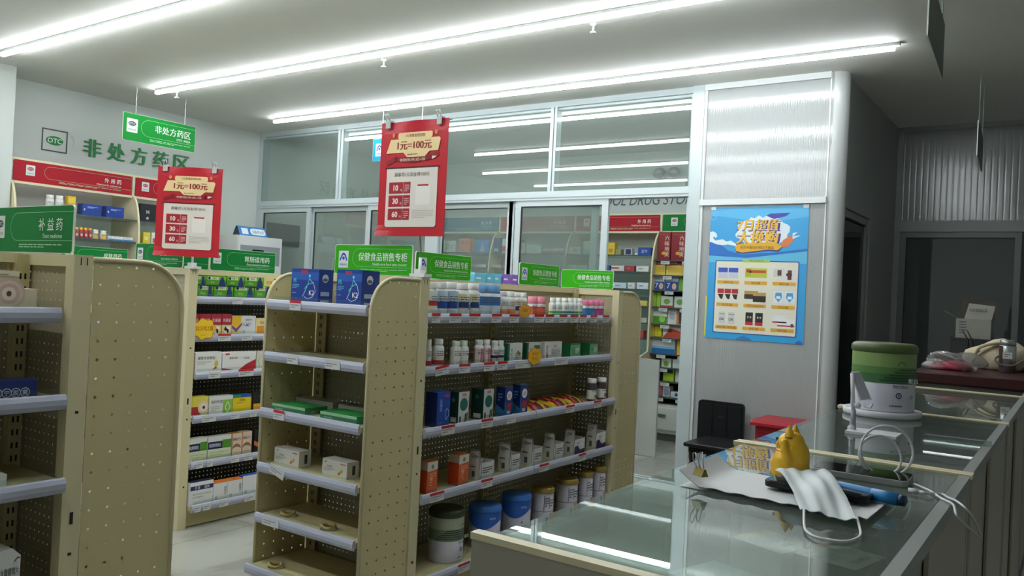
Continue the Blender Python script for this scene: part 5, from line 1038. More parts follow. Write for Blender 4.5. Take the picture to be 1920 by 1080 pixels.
nb(SH[0], 987, 1014, 459, 477, 'wide white box with a red smile line, top shelf of the middle red headed unit', '#d9d9d6', [('e', .5, .4, .3, .14, '#c98a8a'), ('e', .5, .48, .26, .1, '#d9d9d6')])
nb(SH[0], 1017, 1036, 466, 478, 'pink and white box, left of two in the middle red headed unit', '#dccfd2', [('r', 0, .1, 1, .5, '#c0587a')])
nb(SH[0], 1038, 1056, 466, 478, 'pink and white box, right of two in the middle red headed unit', '#dccfd2', [('r', 0, .1, 1, .5, '#c0587a')])
nb(SH[0], 1067, 1088, 463, 479, 'white box with an orange oval on the top shelf nearest the doorway', '#dcd8d0', [('e', .5, .55, .36, .25, '#cf8a5a')])
nb(SH[0], 1093, 1108, 452, 479, 'pale yellow and blue box partly behind the door stile', '#d9d4a0', [('r', 0, 0, 1, .4, '#a9c4d4')])
nb(SH[0], 1139, 1152, 455, 476, 'yellow pouch leaning on the top shelf nearest the doorway', '#d9b83a', [('r', .2, .2, .7, .5, '#a98a2a')])
nb(SH[0], 1154, 1164, 467, 477, 'small olive grey box beside the yellow pouch', '#8f8f6a')
nb(SH[0], 1171, 1184, 466, 480, 'small dark blue and white box on the top shelf nearest the doorway', '#c9ccd2', [('r', .1, .1, .9, .9, '#2a3358')])
nb(SH[0], 1196, 1220, 464, 477, 'wide royal blue box at the right end of the top shelf nearest the doorway', '#254a9a', [('t', '蓝芩', .5, .5, .4, '#c9d4ea')])
for k, (p0, p1, col, nm) in enumerate(((893, 911, '#d3d6d2', 'white'), (919, 938, '#e0b48a', 'pale orange'), (1061, 1081, '#d2d6d4', 'white'), (1084, 1100, '#ccd6c4', 'pale green'), (1125, 1143, '#3a5a9a', 'blue'), (1146, 1170, '#d8cfcc', 'white and red'), (1172, 1189, '#a83a42', 'dark red'), (1193, 1216, '#dcdcd8', 'white'))):
    nb(SH[1], p0, p1, 496+.4*k, 504, '%s flat box on the second back room shelf, %s' % (nm, ('below the bright blue pack', 'left of the middle unit', 'below the orange oval box', 'behind the door stile', 'just right of the door stile', 'right of the blue one', 'in the middle', 'at its right end')[k]), col, [('r', 0, .4, .6, .7, '#b84a4a')] if k == 5 else [('l', .2, .3, .8, .7, 1, '#7a8088')])
for k, (p0, p1, col, nm) in enumerate(((1148, 1174, '#c4d8e4', 'pale blue'), (1177, 1190, '#d8dad8', 'white'), (1194, 1215, '#d2d8dc', 'grey white'))):
    nb(SH[2], p0, p1, 530, 538, '%s flat box, third back room shelf, %s of three beside the green sign' % (nm, ('left', 'middle', 'right')[k]), col, [('l', .2, .3, .8, .7, 1, '#6a8aa0')])
nb(SH[3], 1198, 1213, 564, 573, 'yellow flat box beside the cream side panel, fourth back room shelf', '#d8c86a')
nb(SH[4], 1200, 1212, 596, 604, 'grey flat box beside the cream side panel, fifth back room shelf', '#b9bcb6')
nb(SH[5], 1200, 1206, 620, 632, 'red box beside the cream side panel, sixth back room shelf', '#b84a4a')
# goods on the dark shelves
GY = FY-.12
def gbx(k, p0, p1, top, py, label, col, F=()): nb(DZ[k], p0, p1, top, py, label, col, F, y=GY, group='boxes on the dark shelves under the green header', d=.1)
RDB = [('v', '六味地黄', .72, .5, .17, '#e2c9b4'), ('e', .5, .25, .1, .06, '#d8a04a'), ('s', [(.1, .9), (.9, .9)], .003, '#c07a5a')]
gbx(0, 1234, 1256, 435, 478, 'tall dark red box with a white label, left of two under the green header', '#8a1f2a', RDB)
gbx(0, 1258, 1285, 435, 478, 'tall dark red box with a white label, right of two under the green header', '#8a1f2a', RDB)
YR = [('r', 0, .72, 1, .95, '#a8303a'), ('l', .1, .76, .9, .92, 1, '#ead6b0'), ('r', .1, .2, .9, .6, '#d8b648')]
gbx(1, 1226, 1247, 489, 513, 'yellow box with a red top band, left of two on the second dark shelf', '#e0c468', YR)
gbx(1, 1249, 1283, 489, 513, 'yellow box with a red top band, right of two on the second dark shelf', '#e0c468', YR)
B7 = [('r', 0, 0, 1, .6, '#2650a0'), ('t', '7', .25, .32, .36, '#e6eaf0'), ('e', .7, .28, .16, .22, '#e2b896'), ('l', .1, .72, .9, .86, 1, '#8a94a8')]
gbx(2, 1226, 1245, 517, 542, 'white and blue box with a 7, left of two on the third dark shelf', '#dcdfe2', B7)
gbx(2, 1247, 1271, 517, 542, 'white and blue box with a 7, right of two on the third dark shelf', '#dcdfe2', B7)
gbx(2, 1273, 1288, 520, 542, 'green box at the right of the 7 boxes', '#7ab04a')
gbx(3, 1223, 1230, 543, 572, 'slim lime green box, left of two on the fourth dark shelf', '#a4cc4a')
gbx(3, 1231, 1238, 543, 572, 'slim lime green box, right of two on the fourth dark shelf', '#a4cc4a')
gbx(3, 1239, 1261, 555, 574, 'white box with a green oval, left of two on the fourth dark shelf', '#d9dccf', [('e', .5, .5, .3, .25, '#7aa85a'), ('r', 0, 0, 1, .16, '#b84a4a')])
gbx(3, 1264, 1284, 556, 574, 'white box with a green oval, right of two on the fourth dark shelf', '#d9dccf', [('e', .5, .5, .3, .25, '#7aa85a')])
gbx(4, 1222, 1250, 576, 598, 'white box with green leaves on the fifth dark shelf', '#dcdfd8', [('r', 0, 0, 1, .45, '#5aa03a'), ('e', .7, .3, .2, .2, '#a8d468'), ('l', .1, .7, .9, .85, 1, '#6a7a8a')])
gbx(4, 1252, 1272, 578, 600, 'white box with an orange edge on the fifth dark shelf', '#dcdcd8', [('r', .8, 0, 1, 1, '#d88a4a'), ('e', .4, .5, .2, .2, '#b4b8c0')])
for i in range(3): gbx(5, 1220+7*i, 1226.5+7*i, 607, 623, 'slim bright yellow box on the sixth dark shelf, %s of three' % ('left', 'middle', 'right')[i], '#d8c82c')
gbx(5, 1243, 1276, 608, 626, 'white box with a red and orange picture on the sixth dark shelf', '#dcd2c8', [('p', [(0, 0), (1, 0), (1, .5), (.4, .7)], '#c8503a'), ('e', .4, .5, .18, .16, '#8a4a3a')])
gbx(6, 1219, 1265, 632, 657, 'wide white box fading to a blue foot on the seventh dark shelf', '#dde0e2', [('r', 0, 0, 1, .3, '#2a72b4'), ('r', 0, .3, 1, .45, '#8ab4d4'), ('t', '维生素', .55, .78, .13, '#4a4a52', .5)])
gbx(6, 1269, 1283, 638, 657, 'yellow box at the right of the wide blue footed box', '#dcb83a')
gbx(7, 1240, 1258, 672, 684, 'white and green box behind the leaning panel, eighth dark shelf', '#d6dccc', [('e', .5, .4, .3, .3, '#7aa84a')])
gbx(7, 1261, 1280, 674, 686, 'pale grey box, right of the white and green one on the eighth dark shelf', '#cfd2d2')
gbx(8, 1243, 1263, 690, 712, 'lime green box with a dark top on the ninth dark shelf', '#a9c83a', [('r', 0, .6, .9, 1, '#2c3a22')])
gbx(8, 1266, 1281, 694, 713, 'white box at the right of the lime green one on the ninth dark shelf', '#d3d4d2')
gbx(9, 1234, 1241, 722, 748, 'slim pink box on the lowest dark shelf', '#b8606a')
gbx(9, 1242, 1255, 724, 749, 'white box with a round print on the lowest dark shelf', '#dcdcd8', [('e', .5, .4, .3, .3, '#8a9ab8')])
gbx(9, 1257, 1278, 735, 750, 'white flat box with a blue eye print on the lowest dark shelf', '#d8dce2', [('e', .5, .5, .3, .3, '#3a5a9a')])
# price tickets along those dark shelves belong to the unit
for k in range(10):
    for j in range(2):
        x = U[3]+.10+.24*j+.03*(k % 3); MB().box((x, FY-.192, DZ[k]-.045), (x+.1, FY-.19, DZ[k]-.012), TAGW).lines(frame((x, FY-.1925, DZ[k]-.045), 'F'), .01, .008, .08, .026, 2, GREY).build('price_ticket', dr, True)
q = MB(); q.box((-3.385, 7.04, .001), (-3.18, 7.07, .90), C('#c6c8c3', .4)); tag(bevel(q.build('white_panel'), .003), 'plain white panel standing on the floor in the open doorway', 'panel')
m = MB(); m.text(frame((onY(1120, 380, YB-.004).x, YB-.004, 2.598), 'F'), 'COOL DRUG STORE', 0, 0, .12, C('#3f5f6c', .5), .002, 1.27, 'L', 0, .25)
tag(m.build('wall_lettering'), 'slanted grey blue English lettering high on the back room wall', 'wall letter')
t = thing('emergency_light', 'twin headed emergency light on the back room wall above the lettering', 'emergency light', (-3.85, YB, 2.72))
MB().box((-4.0, YB-.07, 2.70), (-3.66, YB-.002, 2.82), C('#c9ccca', .4)).build('housing', t, True)
for x in (-3.98, -3.80):
    q = MB().lathe([(0, -.07), (.05, -.07), (.062, -.02), (.055, .02), (.02, .05), (0, .05)], C('#9a9d9c', .25, .3), (0, 0, 0), 20); R = Matrix.Translation((x, YB-.07, 2.895)) @ Matrix.Rotation(-1.2, 4, 'X'); q.v = [R @ v for v in q.v]; q.tube([(x, YB-.05, 2.81), (x, YB-.05, 2.86)], .012, C('#8a8d8c'), 8); q.build('lamp_head', t, True)
a, b, c_ = onX(500, 416, XL+.03), onX(563, 425, XL+.03), onX(500, 458, XL+.03)
t = thing('reflection_panel', 'dark panel on the side wall imitating a reflection in the leftmost glass door', 'screen', (XL+.03, a.y, c_.z)); MB().box((XL+.002, a.y, c_.z), (XL+.03, b.y, a.z), C('#2c2f30', .3)).build('frame', t, True); MB().box((XL+.03, a.y+.015, c_.z+.015), (XL+.032, b.y-.015, a.z-.015), C('#3a3e3f', .15)).build('dark_face', t, True)  # made-up dark panel in place of a reflection in the door glass
# ================================================================ by the ribbed wall: chair and red box
BK = C('#17181a', .35)
t = thing('black_chair', 'black chair with a square panelled back against the ribbed wall', 'chair', (-2.15, 5.78, 0))
bevel(MB().box((-2.30, 5.56, .42), (-1.91, 5.98, .45), BK).build('seat', t, True), .012, 3)
q = MB().prism(rrect(-2.365, .40, -2.01, .715, .03), 1, 5.985, 6.01, BK).box((-2.345, 5.98, .42), (-2.25, 5.986, .69), C('#1d1e20', .3)).box((-2.235, 5.98, .42), (-2.14, 5.986, .69), C('#1d1e20', .3)).box((-2.125, 5.98, .42), (-2.03, 5.986, .69), C('#1d1e20', .3)).box((-2.20, 5.979, .60), (-2.17, 5.981, .604), C('#5a5c5e', .3)); q.build('backrest', t, True)
q = MB().box((-2.27, 5.60, .38), (-1.94, 5.95, .42), BK); q.build('apron', t, True)
for x, y in ((-2.25, 5.62), (-1.96, 5.62), (-2.25, 5.94), (-1.96, 5.94)):
    MB().lathe([(0, 0), (.018, 0), (.022, .02), (.014, .05), (.024, .12), (.026, .2), (.016, .26), (.026, .29), (.018, .31), (.024, .34), (.024, .38)], BK, (x, y, .0), 14).build('leg', t, True)
t = thing('red_box', 'red metal cabinet with an overhanging lid beside the black chair', 'cabinet', (-1.7, 5.88, 0)); RD = C('#a3202c', .4)
MB().box((-1.84, 5.73, .0), (-1.545, 6.06, .615), RD).box((-1.815, 5.725, .05), (-1.57, 5.731, .57), C('#8f1a26', .4)).build('body', t, True)
MB().prism([(5.69, .615), (6.07, .615), (6.07, .65), (5.72, .65), (5.69, .635)], 0, -1.865, -1.53, RD).build('lid', t, True)
# ================================================================ the row of glass counters in front
ZG = 1.155; CX0, CX1, CXP = -.580, -.155, -.600
CGL = GLASS('#e6f0ec', .05, 'counterglass', 0, ('#c9d2ce', .11)); LAM = C('#9d9788', .5); CREAM = C('#d6cba6', .45); DRK = C('#3a3833', .5)
def counter(label, y0, y1, near=True):
    t = thing('glass_counter', label, 'counter', ((CX0+CX1)/2, y0, 0), 0, 'glass counters in a row')
    for ya in (y0, y1-.016):
        p = MB().box((CXP, ya, .0), (CX1, ya+.016, ZG-.006), LAM).build('end_panel', t, True)
        MB().box((CXP-.002, ya-.0005, ZG-.006), (CX1+.002, ya+.0165, ZG+.002), CREAM).build('edge_band', p, True)
    MB().box((CX0, y0+.022, ZG-.008), (CX1-.02, y1-.022, ZG), CGL).build('glass_top', t, True)
    MB().box((CX0, y0+.022, .45), (CX0+.006, y1-.022, ZG-.009), CGL).build('glass_front', t, True)
    MB().box((CX0+.01, y0+.022, .945), (CX1-.03, y1-.022, .952), CGL).build('glass_shelf', t, True)
    MB().box((CX0+.008, y0+.021, .42), (CX1-.03, y1-.021, .44), C('#a3a7a3', .5)).build('deck', t, True)
    MB().box((CX0+.006, y0+.021, .06), (CX0+.02, y1-.021, .42), C('#a9a598', .5)).build('kick_front', t, True)
    MB().box((CX0+.03, y0+.021, 0), (CX1-.03, y1-.021, .06), DRK).build('plinth', t, True)
    MB().box((CX1-.018, y0+.021, ZG-.022), (CX1, y1-.021, ZG+.001), C('#8f9390', .35)).build('back_rail', t, True)
    MB().box((CX1-.018, y0+.021, .40), (CX1, y1-.021, .44), C('#8f9390', .35)).build('lower_rail', t, True)
    ym = (y0+y1)/2
    for k, (a, b) in enumerate(((y0+.022, ym+.03), (ym-.03, y1-.022))):
        d = MB().box((CX1-.016+.008*k, a, .44), (CX1-.010+.008*k, b, ZG-.024), C('#a8a292', .35)); d = d.build('sliding_door', t, True)
        MB().box((CX1-.017+.008*k, b-.02, .44), (CX1-.009+.008*k, b, ZG-.024), C('#a3a6a2', .35)).build('door_stile', d, True)
    MB().box((CX1-.014, y0+.021, .06), (CX1-.002, y1-.021, .40), C('#a8a292', .45)).build('lower_back', t, True)
    return t
counter('nearest glass counter with papers and the gold cat on top', .808, 1.748)
counter('second glass counter from the front, with the green lidded can', 1.752, 2.668)
counter('third glass counter from the front', 2.672, 3.628)
counter('farthest glass counter, topped by the maroon board', 3.632, 4.86)
# ---- on the nearest counter
PAPER = C('#d9dbdc', .6)
def on(px, py, dz=0.0): return onZ(px, py, ZG+dz)
nl, nr, fr_, fl = on(1272, 912), on(1625, 984), on(1674, 943), on(1345, 879)
def sheet(name, label, dz, sc, col, group, wav):
    m = MB(); n, k = 24, 8; vs = []; c = (nl+nr+fr_+fl)/4
    for j in range(k+1):
        for i in range(n+1):
            u, v = i/n, j/k; p = (nl*(1-u)+nr*u)*(1-v)+(fl*(1-u)+fr_*u)*v; p = c+(p-c)*sc
            lift = 0 if wav == 5 else .022*max(0, (.12-u)/.12)**1.5+.0035*abs(math.sin(wav*u*PI))*max(0, .35-v)/.35+.003*max(0, (u-.9)/.1)
            vs.append((p.x, p.y, ZG+dz+lift))
    fs = [(j*(n+1)+i, j*(n+1)+i+1, (j+1)*(n+1)+i+1, (j+1)*(n+1)+i) for j in range(k) for i in range(n)]
    m.add(vs, fs, C(col, .6), True); N = len(vs); m.add([(x, y, z-.0012) for x, y, z in vs], [f[::-1] for f in fs], C(col, .6), True)
    return m
m = sheet('', '', .0015, .985, '#c6c9cb', '', 5); tag(m.build('paper_sheet'), 'lower crumpled white paper sheet lying on the nearest glass counter', 'paper', 'loose papers on the counter')
m = sheet('', '', .0048, 1.0, '#d9dbdc', '', 7); M = Matrix.Translation((0, 0, 0))
tag(m.build('paper_sheet'), 'upper white paper sheet with a curled left end under the face mask', 'paper', 'loose papers on the counter')
ZP = ZG+.0062
def phone(label, c, ang, L, W_, T, edge, z):
    t = thing('phone', label, 'phone', (c.x, c.y, z), ang); m = MB(); m.prism(rrect(-L/2, -W_/2, L/2, W_/2, .012, 5), 2, 0, T, C(edge, .25, .3)); bevel(m.build('body', t), .0015)
    MB().prism(rrect(-L/2+.002, -W_/2+.002, L/2-.002, W_/2-.002, .011, 5), 2, T+.0001, T+.0008, C('#0c0d0f', .06)).build('screen', t); return t
a, b = onZ(1428, 915, ZP), onZ(1628, 952, ZP); c = (a+b)/2; an = math.atan2(b.y-a.y, b.x-a.x); n_ = Vector((-math.sin(an), math.cos(an), 0))
phone('black phone lying on the papers, half covered by the face mask', c+n_*.034, an, (b-a).length*.98, .07, .010, '#17181b', ZP+.004)
a, b = on(1517, 888), on(1702, 917); an = math.atan2(b.y-a.y, b.x-a.x); n_ = Vector((-math.sin(an), math.cos(an), 0)); p2c = (a+b)/2+n_*.042
phone('large dark phone with a silver edge lying flat behind the blue pen', p2c, an, (b-a).length*.99, .082, .011, '#a9acb0', ZG+.0006)
a, b = onZ(1540, 905, ZP+.012), onZ(1697, 940, ZP+.012); t = thing('marker_pen', 'thick blue marker pen lying across the papers', 'pen', (a+b)/2); d_ = (b-a)
MB().tube([a, a+d_*.04, a+d_*.62, a+d_*.625], [.006, .0085, .0085, .0085], C('#2a86c8', .35), 12).build('barrel', t, True)
MB().tube([a+d_*.626, a+d_*.93], .0092, C('#247cba', .35), 12).build('cap', t, True); MB().tube([a+d_*.931, b], [.0085, .008], C('#14324e', .4), 12).build('end_plug', t, True)
# face mask: pleated cloth draped over the phone
tl, tr, bl, br = onZ(1452, 903, ZP), onZ(1548, 900, ZP), onZ(1500, 962, ZP), onZ(1606, 982, ZP)
t = thing('face_mask', 'crumpled white pleated face mask lying over the black phone', 'face mask', ((tl+br)/2)); m = MB(); n = 22; vs = []
for j in range(n+1):
    for i in range(n+1):
        u, v = i/n, j/n; p = (tl*(1-u)+tr*u)*(1-v)+(bl*(1-u)+br*u)*v
        z = ZP+.019+.004*math.sin(v*PI*1.2)+.0015*math.sin(u*PI*7+.6*math.sin(3*v))+.0012*math.sin(u*PI*3+4*v)+.0022*math.sin(6*u+7*v)-.012*max(0, v-.72)/.28+.004*math.exp(-((u-.55)**2+(v-.6)**2)*30)
        vs.append((p.x, p.y, max(z, ZP+.002)))
fs = [(j*(n+1)+i, j*(n+1)+i+1, (j+1)*(n+1)+i+1, (j+1)*(n+1)+i) for j in range(n) for i in range(n)]
m.add(vs, fs, C('#dfe6e8', .7), True); m.add([(x, y, z-.001) for x, y, z in vs], [f[::-1] for f in fs], C('#cfe0e4', .7), True); m.build('cloth', t, True)
pts = [onZ(x, y, ZG+.004) for x, y in ((1507, 966), (1508, 985), (1513, 997), (1530, 1007), (1555, 1012), (1580, 1015), (1600, 1012), (1613, 1004), (1612, 990), (1606, 980))]
pts[0].z = ZG+.012; pts[-1].z = ZG+.012
def smooth(P, k=6):
    out = []; n = len(P)
    for i in range(n-1):
        p0, p1, p2, p3 = P[max(i-1, 0)], P[i], P[i+1], P[min(i+2, n-1)]
        for j in range(k):
            s = j/k; out.append(.5*((2*p1)+(p2-p0)*s+(2*p0-5*p1+4*p2-p3)*s*s+(3*p1-p0-3*p2+p3)*s**3))
    return out+[P[-1]]
MB().tube(smooth(pts), .0018, C('#e6e9ea', .6), 8).build('ear_loop', t, True)
# binder clip on the curled end
c = onZ(1313, 892, ZG+.02); t = thing('binder_clip', 'small gold binder clip standing on the curled paper end', 'clip', c, -.5)
MB().prism([(-.007, 0), (.007, 0), (.0015, .012), (-.0015, .012)], 0, -.011, .011, C('#6a5f22', .3, .5)).build('body', t)
for s in (-1, 1): MB().tube([(-.006, .002*s, .011), (-.012, .006*s, .024), (-.012, .007*s, .034), (-.006, .007*s, .036), (.004, .003*s, .012)], .0009, C('#b9bcbc', .25, .8), 6).build('wire_handle', t)
# gold lucky cat
base = on(1481, 896); t = thing('cat_figurine', 'gold lucky cat figurine facing left with one raised paw', 'figurine', (base.x, base.y, ZG+.0005), -.12); GD = C('#e6b430', .32, .15)
def ell3(m, c, r, mat, seg=18, R=None):
    q = MB().lathe([(max(1e-4, math.sin(PI*i/12)), -math.cos(PI*i/12)) for i in range(13)], mat, seg=seg)
    T = Matrix.Translation(c) @ (R or Matrix.Identity(4)) @ Matrix.Diagonal((*r, 1)); m.add([T @ v for v in q.v], q.f, mat, True); return m
m = MB()                                   # local -X is where it looks
m.lathe([(0, 0), (.029, 0), (.0315, .006), (.032, .018), (.0295, .034), (.025, .045), (.02, .052), (0, .054)], GD, seg=24)
ell3(m, (.007, 0, .036), (.025, .026, .034), GD); ell3(m, (-.003, 0, .058), (.021, .0215, .0195), GD); ell3(m, (.006, 0, .062), (.016, .019, .017), GD); ell3(m, (-.0195, 0, .054), (.008, .011, .007), GD)
ell3(m, (-.022, .011, .007), (.011, .009, .008), GD); ell3(m, (-.022, -.011, .007), (.011, .009, .008), GD); ell3(m, (-.03, 0, .022), (.005, .012, .010), GD)
m.tube([(.006, -.024, .03), (.004, -.028, .04), (-.001, -.027, .052), (-.003, -.0245, .06)], [.0085, .0075, .0065, .0055], GD, 10); ell3(m, (-.003, -.0245, .062), (.0065, .0055, .007), GD)
m.tube([(-.006, .023, .036), (-.019, .021, .03), (-.027, .014, .026)], [.008, .007, .006], GD, 10)
bo = m.build('body', t); rm = bo.modifiers.new('remesh', 'REMESH'); rm.mode = 'VOXEL'; rm.voxel_size = .0014; rm.use_smooth_shade = True; sm = bo.modifiers.new('smooth', 'SMOOTH'); sm.iterations = 6
for s in (-1, 1): MB().lathe([(.0085, 0), (.007, .008), (.0005, .02)], GD, (.001, s*.0125, .072), 10).build('ear', t)
MB().tube([(.0205*math.cos(a)-.002, .0215*math.sin(a), .0465) for a in [2*PI*i/20 for i in range(21)]], .0026, C('#c9941f', .3, .2), 8).build('collar', t)
k = MB()
for s in (-1, 1):
    ell3(k, (-.0225, s*.008, .065), (.002, .003, .003), C('#4a3416'), 8)
    for z in (.053, .057): k.tube([(-.022, s*.007, z), (-.017, s*.018, z+.001)], .0006, C('#7a5a1c'), 5)
ell3(k, (-.0268, 0, .057), (.0015, .0022, .0015), C('#7a4a2a'), 8); k.build('face', t)
# charging cable: plug, strand over the counter edge and a standing coil
WC = C('#d3d6d8', .4); P = [on(1703, 919, .006), on(1722, 922, .006)]
t = thing('charging_cable', 'white charging cable looping from the large phone over the counter edge', 'cable', P[0])
MB().tube(P, .0042, WC, 8).tube([P[1], on(1738, 925, .006)], .003, WC, 8).build('plug', t, True)
s1 = [on(1738, 925, .006), on(1765, 926, .004), on(1778, 933, .005), Vector((-.148, 1.455, ZG+.006)), onX(1815, 958, -.13), onX(1832, 985, -.125), onX(1837, 1006, -.125), onX(1822, 995, -.13), onX(1795, 968, -.135), Vector((-.150, 1.43, ZG+.005)), on(1764, 934, .004), on(1745, 921, .004), on(1715, 908, .004)]
MB().tube(smooth(s1), .0019, WC, 8).build('cord', t, True)
cb = on(1662, 893, .003); r = .043; cl = []
for i in range(73):
    f = i/72; a = -PI/2+2*PI*f*2.0; rr = r*(1-.22*min(1, max(0, (f-.35)/.3))); ox = -.010*min(1, max(0, (f-.35)/.3))
    d_ = Vector((.83, .56, 0)); cl.append(cb+Vector((0, 0, rr+.002))+d_*(rr*math.cos(a)*1.06+ox)+Vector((0, 0, rr*math.sin(a)))+Vector((-.56, .83, 0))*(.012*math.sin(a)/2+.012*f))
t = thing('cable_coil', 'white cable wound into a standing double loop beside the phone stand', 'cable', cb); MB().tube(cl, .0022, WC, 8).build('coil', t, True)
MB().tube(smooth([cl[-1], cl[-1]+Vector((.02, -.03, -.002)), on(1700, 905, .003), on(1712, 908, .003)]), .0019, WC, 8).build('tail', t, True)
# ---- second counter: round tray, big can, phone stand, clear strip
tc = on(1653, 778); pl, pr = on(1582, 772), on(1726, 782); rr = (pr-pl).length/2
t = thing('round_tray', 'round white tray under the big green lidded can', 'tray', (tc.x, tc.y, ZG+.0006)); MB().lathe([(0, .004), (rr*.93, .004), (rr*.95, 0), (rr*.98, .001), (rr, .008), (rr, .016), (rr*.985, .0175), (rr*.96, .0165), (0, .0165)], C('#dfdfe6', .3), seg=48).build('plate', t)
dep = (tc-EYE).dot(fw); rc = 56*dep/FPX; hc = onY(1652, 640, tc.y).z-ZG-.017
can('large protein powder can with a green lid standing on the white tray', (tc.x, tc.y, ZG+.0175), rc, hc*.98, 'green', None)
YS = 2.12; t = thing('phone_stand', 'white folding phone stand in front of the big can', 'phone stand', on(1600, 815)); WS = C('#d6d7dc', .35); GS = C('#8f9098', .4)
q = lambda x, y, Y=YS: onY(x, y, Y)
a, b = on(1585, 812), on(1685, 822); MB().box((a.x, YS-.045, ZG+.0006), (b.x, YS+.035, ZG+.007), WS).build('base_plate', t, True)
MB().tube([q(1600, 806), q(1600, 768)], .0058, GS, 10).tube([q(1600, 768), q(1598, 700)], .0046, WS, 10).build('lower_arm', t, True)
MB().tube([q(1596, 803, YS-.012), q(1596, 803, YS+.012)], .009, WS, 14).build('hinge', t, True); MB().tube([q(1608, 760, YS-.012), q(1608, 760, YS+.012)], .008, WS, 14).build('upper_hinge', t, True)
m = MB(); A, B, D = q(1595, 697), q(1611, 697), q(1633, 750); E_ = q(1612, 752)
m.add([A, B, D, E_] + [p+Vector((.0, .008, 0)) for p in (A, B, D, E_)], ((0, 3, 2, 1), (4, 5, 6, 7), (0, 1, 5, 4), (1, 2, 6, 5), (2, 3, 7, 6), (3, 0, 4, 7)), WS)
sh = Vector((.003, -.0006, -.003)); m.add([A+sh, B+sh*.3, D+Vector((-.002, -.0006, .003)), E_+Vector((.003, -.0006, .003))], ((0, 3, 2, 1),), GS); m.build('cradle', t, True)
MB().tube([q(1615, 752), q(1624, 764), q(1632, 764), q(1636, 757)], .003, WS, 8).build('support_lip', t, True)
a, b = on(1727, 822), on(1860, 838); m = MB(); d_ = b-a; m.prism(rrect(0, -.012, d_.length, .012, .011, 5), 2, .0006, .011, GLASS('#e2ece8', .09, 'acrylic', .08))
tag(m.build('clear_strip', loc=(a.x, a.y, ZG+.0005), rz=math.atan2(d_.y, d_.x)), 'clear plastic price strip lying on the second glass counter', 'plastic strip')
# ---- goods inside the nearest counter
ZI = .9525
def inside(label, x, y, rz, w_, d, h, col, T, F=(), **k): return carton('medicine_box', label, (x, y, ZI), rz, w_, d, h, col, F=F, T=T, group='boxes inside the nearest glass counter', **k)
PT = [('r', 0, 0, .16, 1, '#c9843a'), ('l', .3, .55, .6, .95, 4, '#6a665c'), ('v', '温馨提示', .82, .5, .12, '#4a473f'), ('l', .28, .08, .62, .45, 5, '#8a867a')]
inside('open box with an orange edge and printed lid under the counter glass', -.315, 1.455, -.22, .105, .115, .088, '#8a8466', PT, top='#b9b7a4')
inside('pale yellow edged box under the counter glass below the papers', -.44, 1.50, -.35, .11, .10, .075, '#cfcbb4', [('r', 0, 0, .22, 1, '#d8c27a'), ('v', '健康', .75, .5, .14, '#6a675c'), ('l', .3, .1, .6, .9, 7, '#a5a294')], top='#cfccba')
inside('large white box under the counter glass, left of the printed lid', -.45, 1.30, -.3, .15, .12, .055, '#c6cac6', [('v', '说明', .85, .5, .12, '#9aa09c'), ('l', .5, .2, .75, .8, 6, '#aab0ac')], top='#c9cdc9')
m = MB(); M = Matrix.Rotation(-.35, 4, 'Z'); m.box((-.07, -.05, 0), (.07, .05, .0015), C('#b9c9d4', .5), M); m.rect(M, -.07, -.05, 0, .05, C('#9fc0d2'), .0019); m.rect(M, 0, -.05, .07, .05, C('#d2b4b4'), .0019)
tag(m.build('leaflet', loc=(-.47, 1.13, ZI)), 'pale blue and pink leaflet inside the nearest glass counter', 'leaflet')
# ---- far end of the counters
BX0, BX1, BY0, BY1 = -.60, -.14, 3.87, 4.80; ZM = ZG+.004
bevel(tag(MB().box((BX0, BY0, ZM), (BX1, BY1, ZM+.042), C('#35090d', .35)).build('maroon_board'), 'dark maroon board lying across the farthest glass counter', 'board'), .004)
ZB2 = ZM+.0425
def lump(name, label, cat, c, r, col, seedv, amp=.16, mat=None, flat=.0):
    rnd = random.Random(seedv); ph = [(rnd.uniform(2, 7), rnd.uniform(2, 7), rnd.uniform(0, 6)) for _ in range(6)]; m = MB(); n, k = 28, 16; vs = []
    for j in range(k+1):
        for i in range(n):
            th, p = PI*j/k, 2*PI*i/n; d = Vector((math.sin(th)*math.cos(p), math.sin(th)*math.sin(p), math.cos(th)))
            f = 1+amp*sum(math.sin(a*d.x+b*d.y*1.3+a*.6*d.z+q_) for a, b, q_ in ph)/3
            vs.append(Vector((d.x*r[0]*f, d.y*r[1]*f, max(d.z*r[2]*f, -r[2]*.55)+r[2]*.55)))
    fs = [(j*n+i, (j+1)*n+i, (j+1)*n+(i+1) % n, j*n+(i+1) % n) for j in range(k) for i in range(n)]
    m.add(vs, fs, mat or C(col, .6), True); o = m.build(name, None, loc=c) if label else m.build(name)
    return tag(o, label, cat) if label else o
FILM = GLASS('#e6e6e6', .12, 'film', .12, ('#c9c5c5', .22))
t = thing('plastic_bag', 'crumpled clear plastic bag with pink print on the maroon board', 'bag', (onY(1786, 672, 4.22).x, 4.22, ZB2))
o = lump('film', None, None, None, (.115, .09, .05), '#cccccc', 5, .3, FILM); o.parent = t; tag(o, None, None)
o = lump('pink_wrapping', None, None, None, (.075, .045, .024), '#b8485c', 9, .25); o.parent = t; o.location = (.0, -.035, .001)
t = thing('tote_bag', 'cream canvas bag slumped behind the steel flask', 'bag', (onY(1872, 660, 4.52).x, 4.52, ZB2))
o = lump('cloth', None, None, None, (.13, .11, .085), '#bdb196', 14, .16, NOISE('canvas', '#b9ad92', '#c9bfa6', 40, .8, .3)); o.parent = t
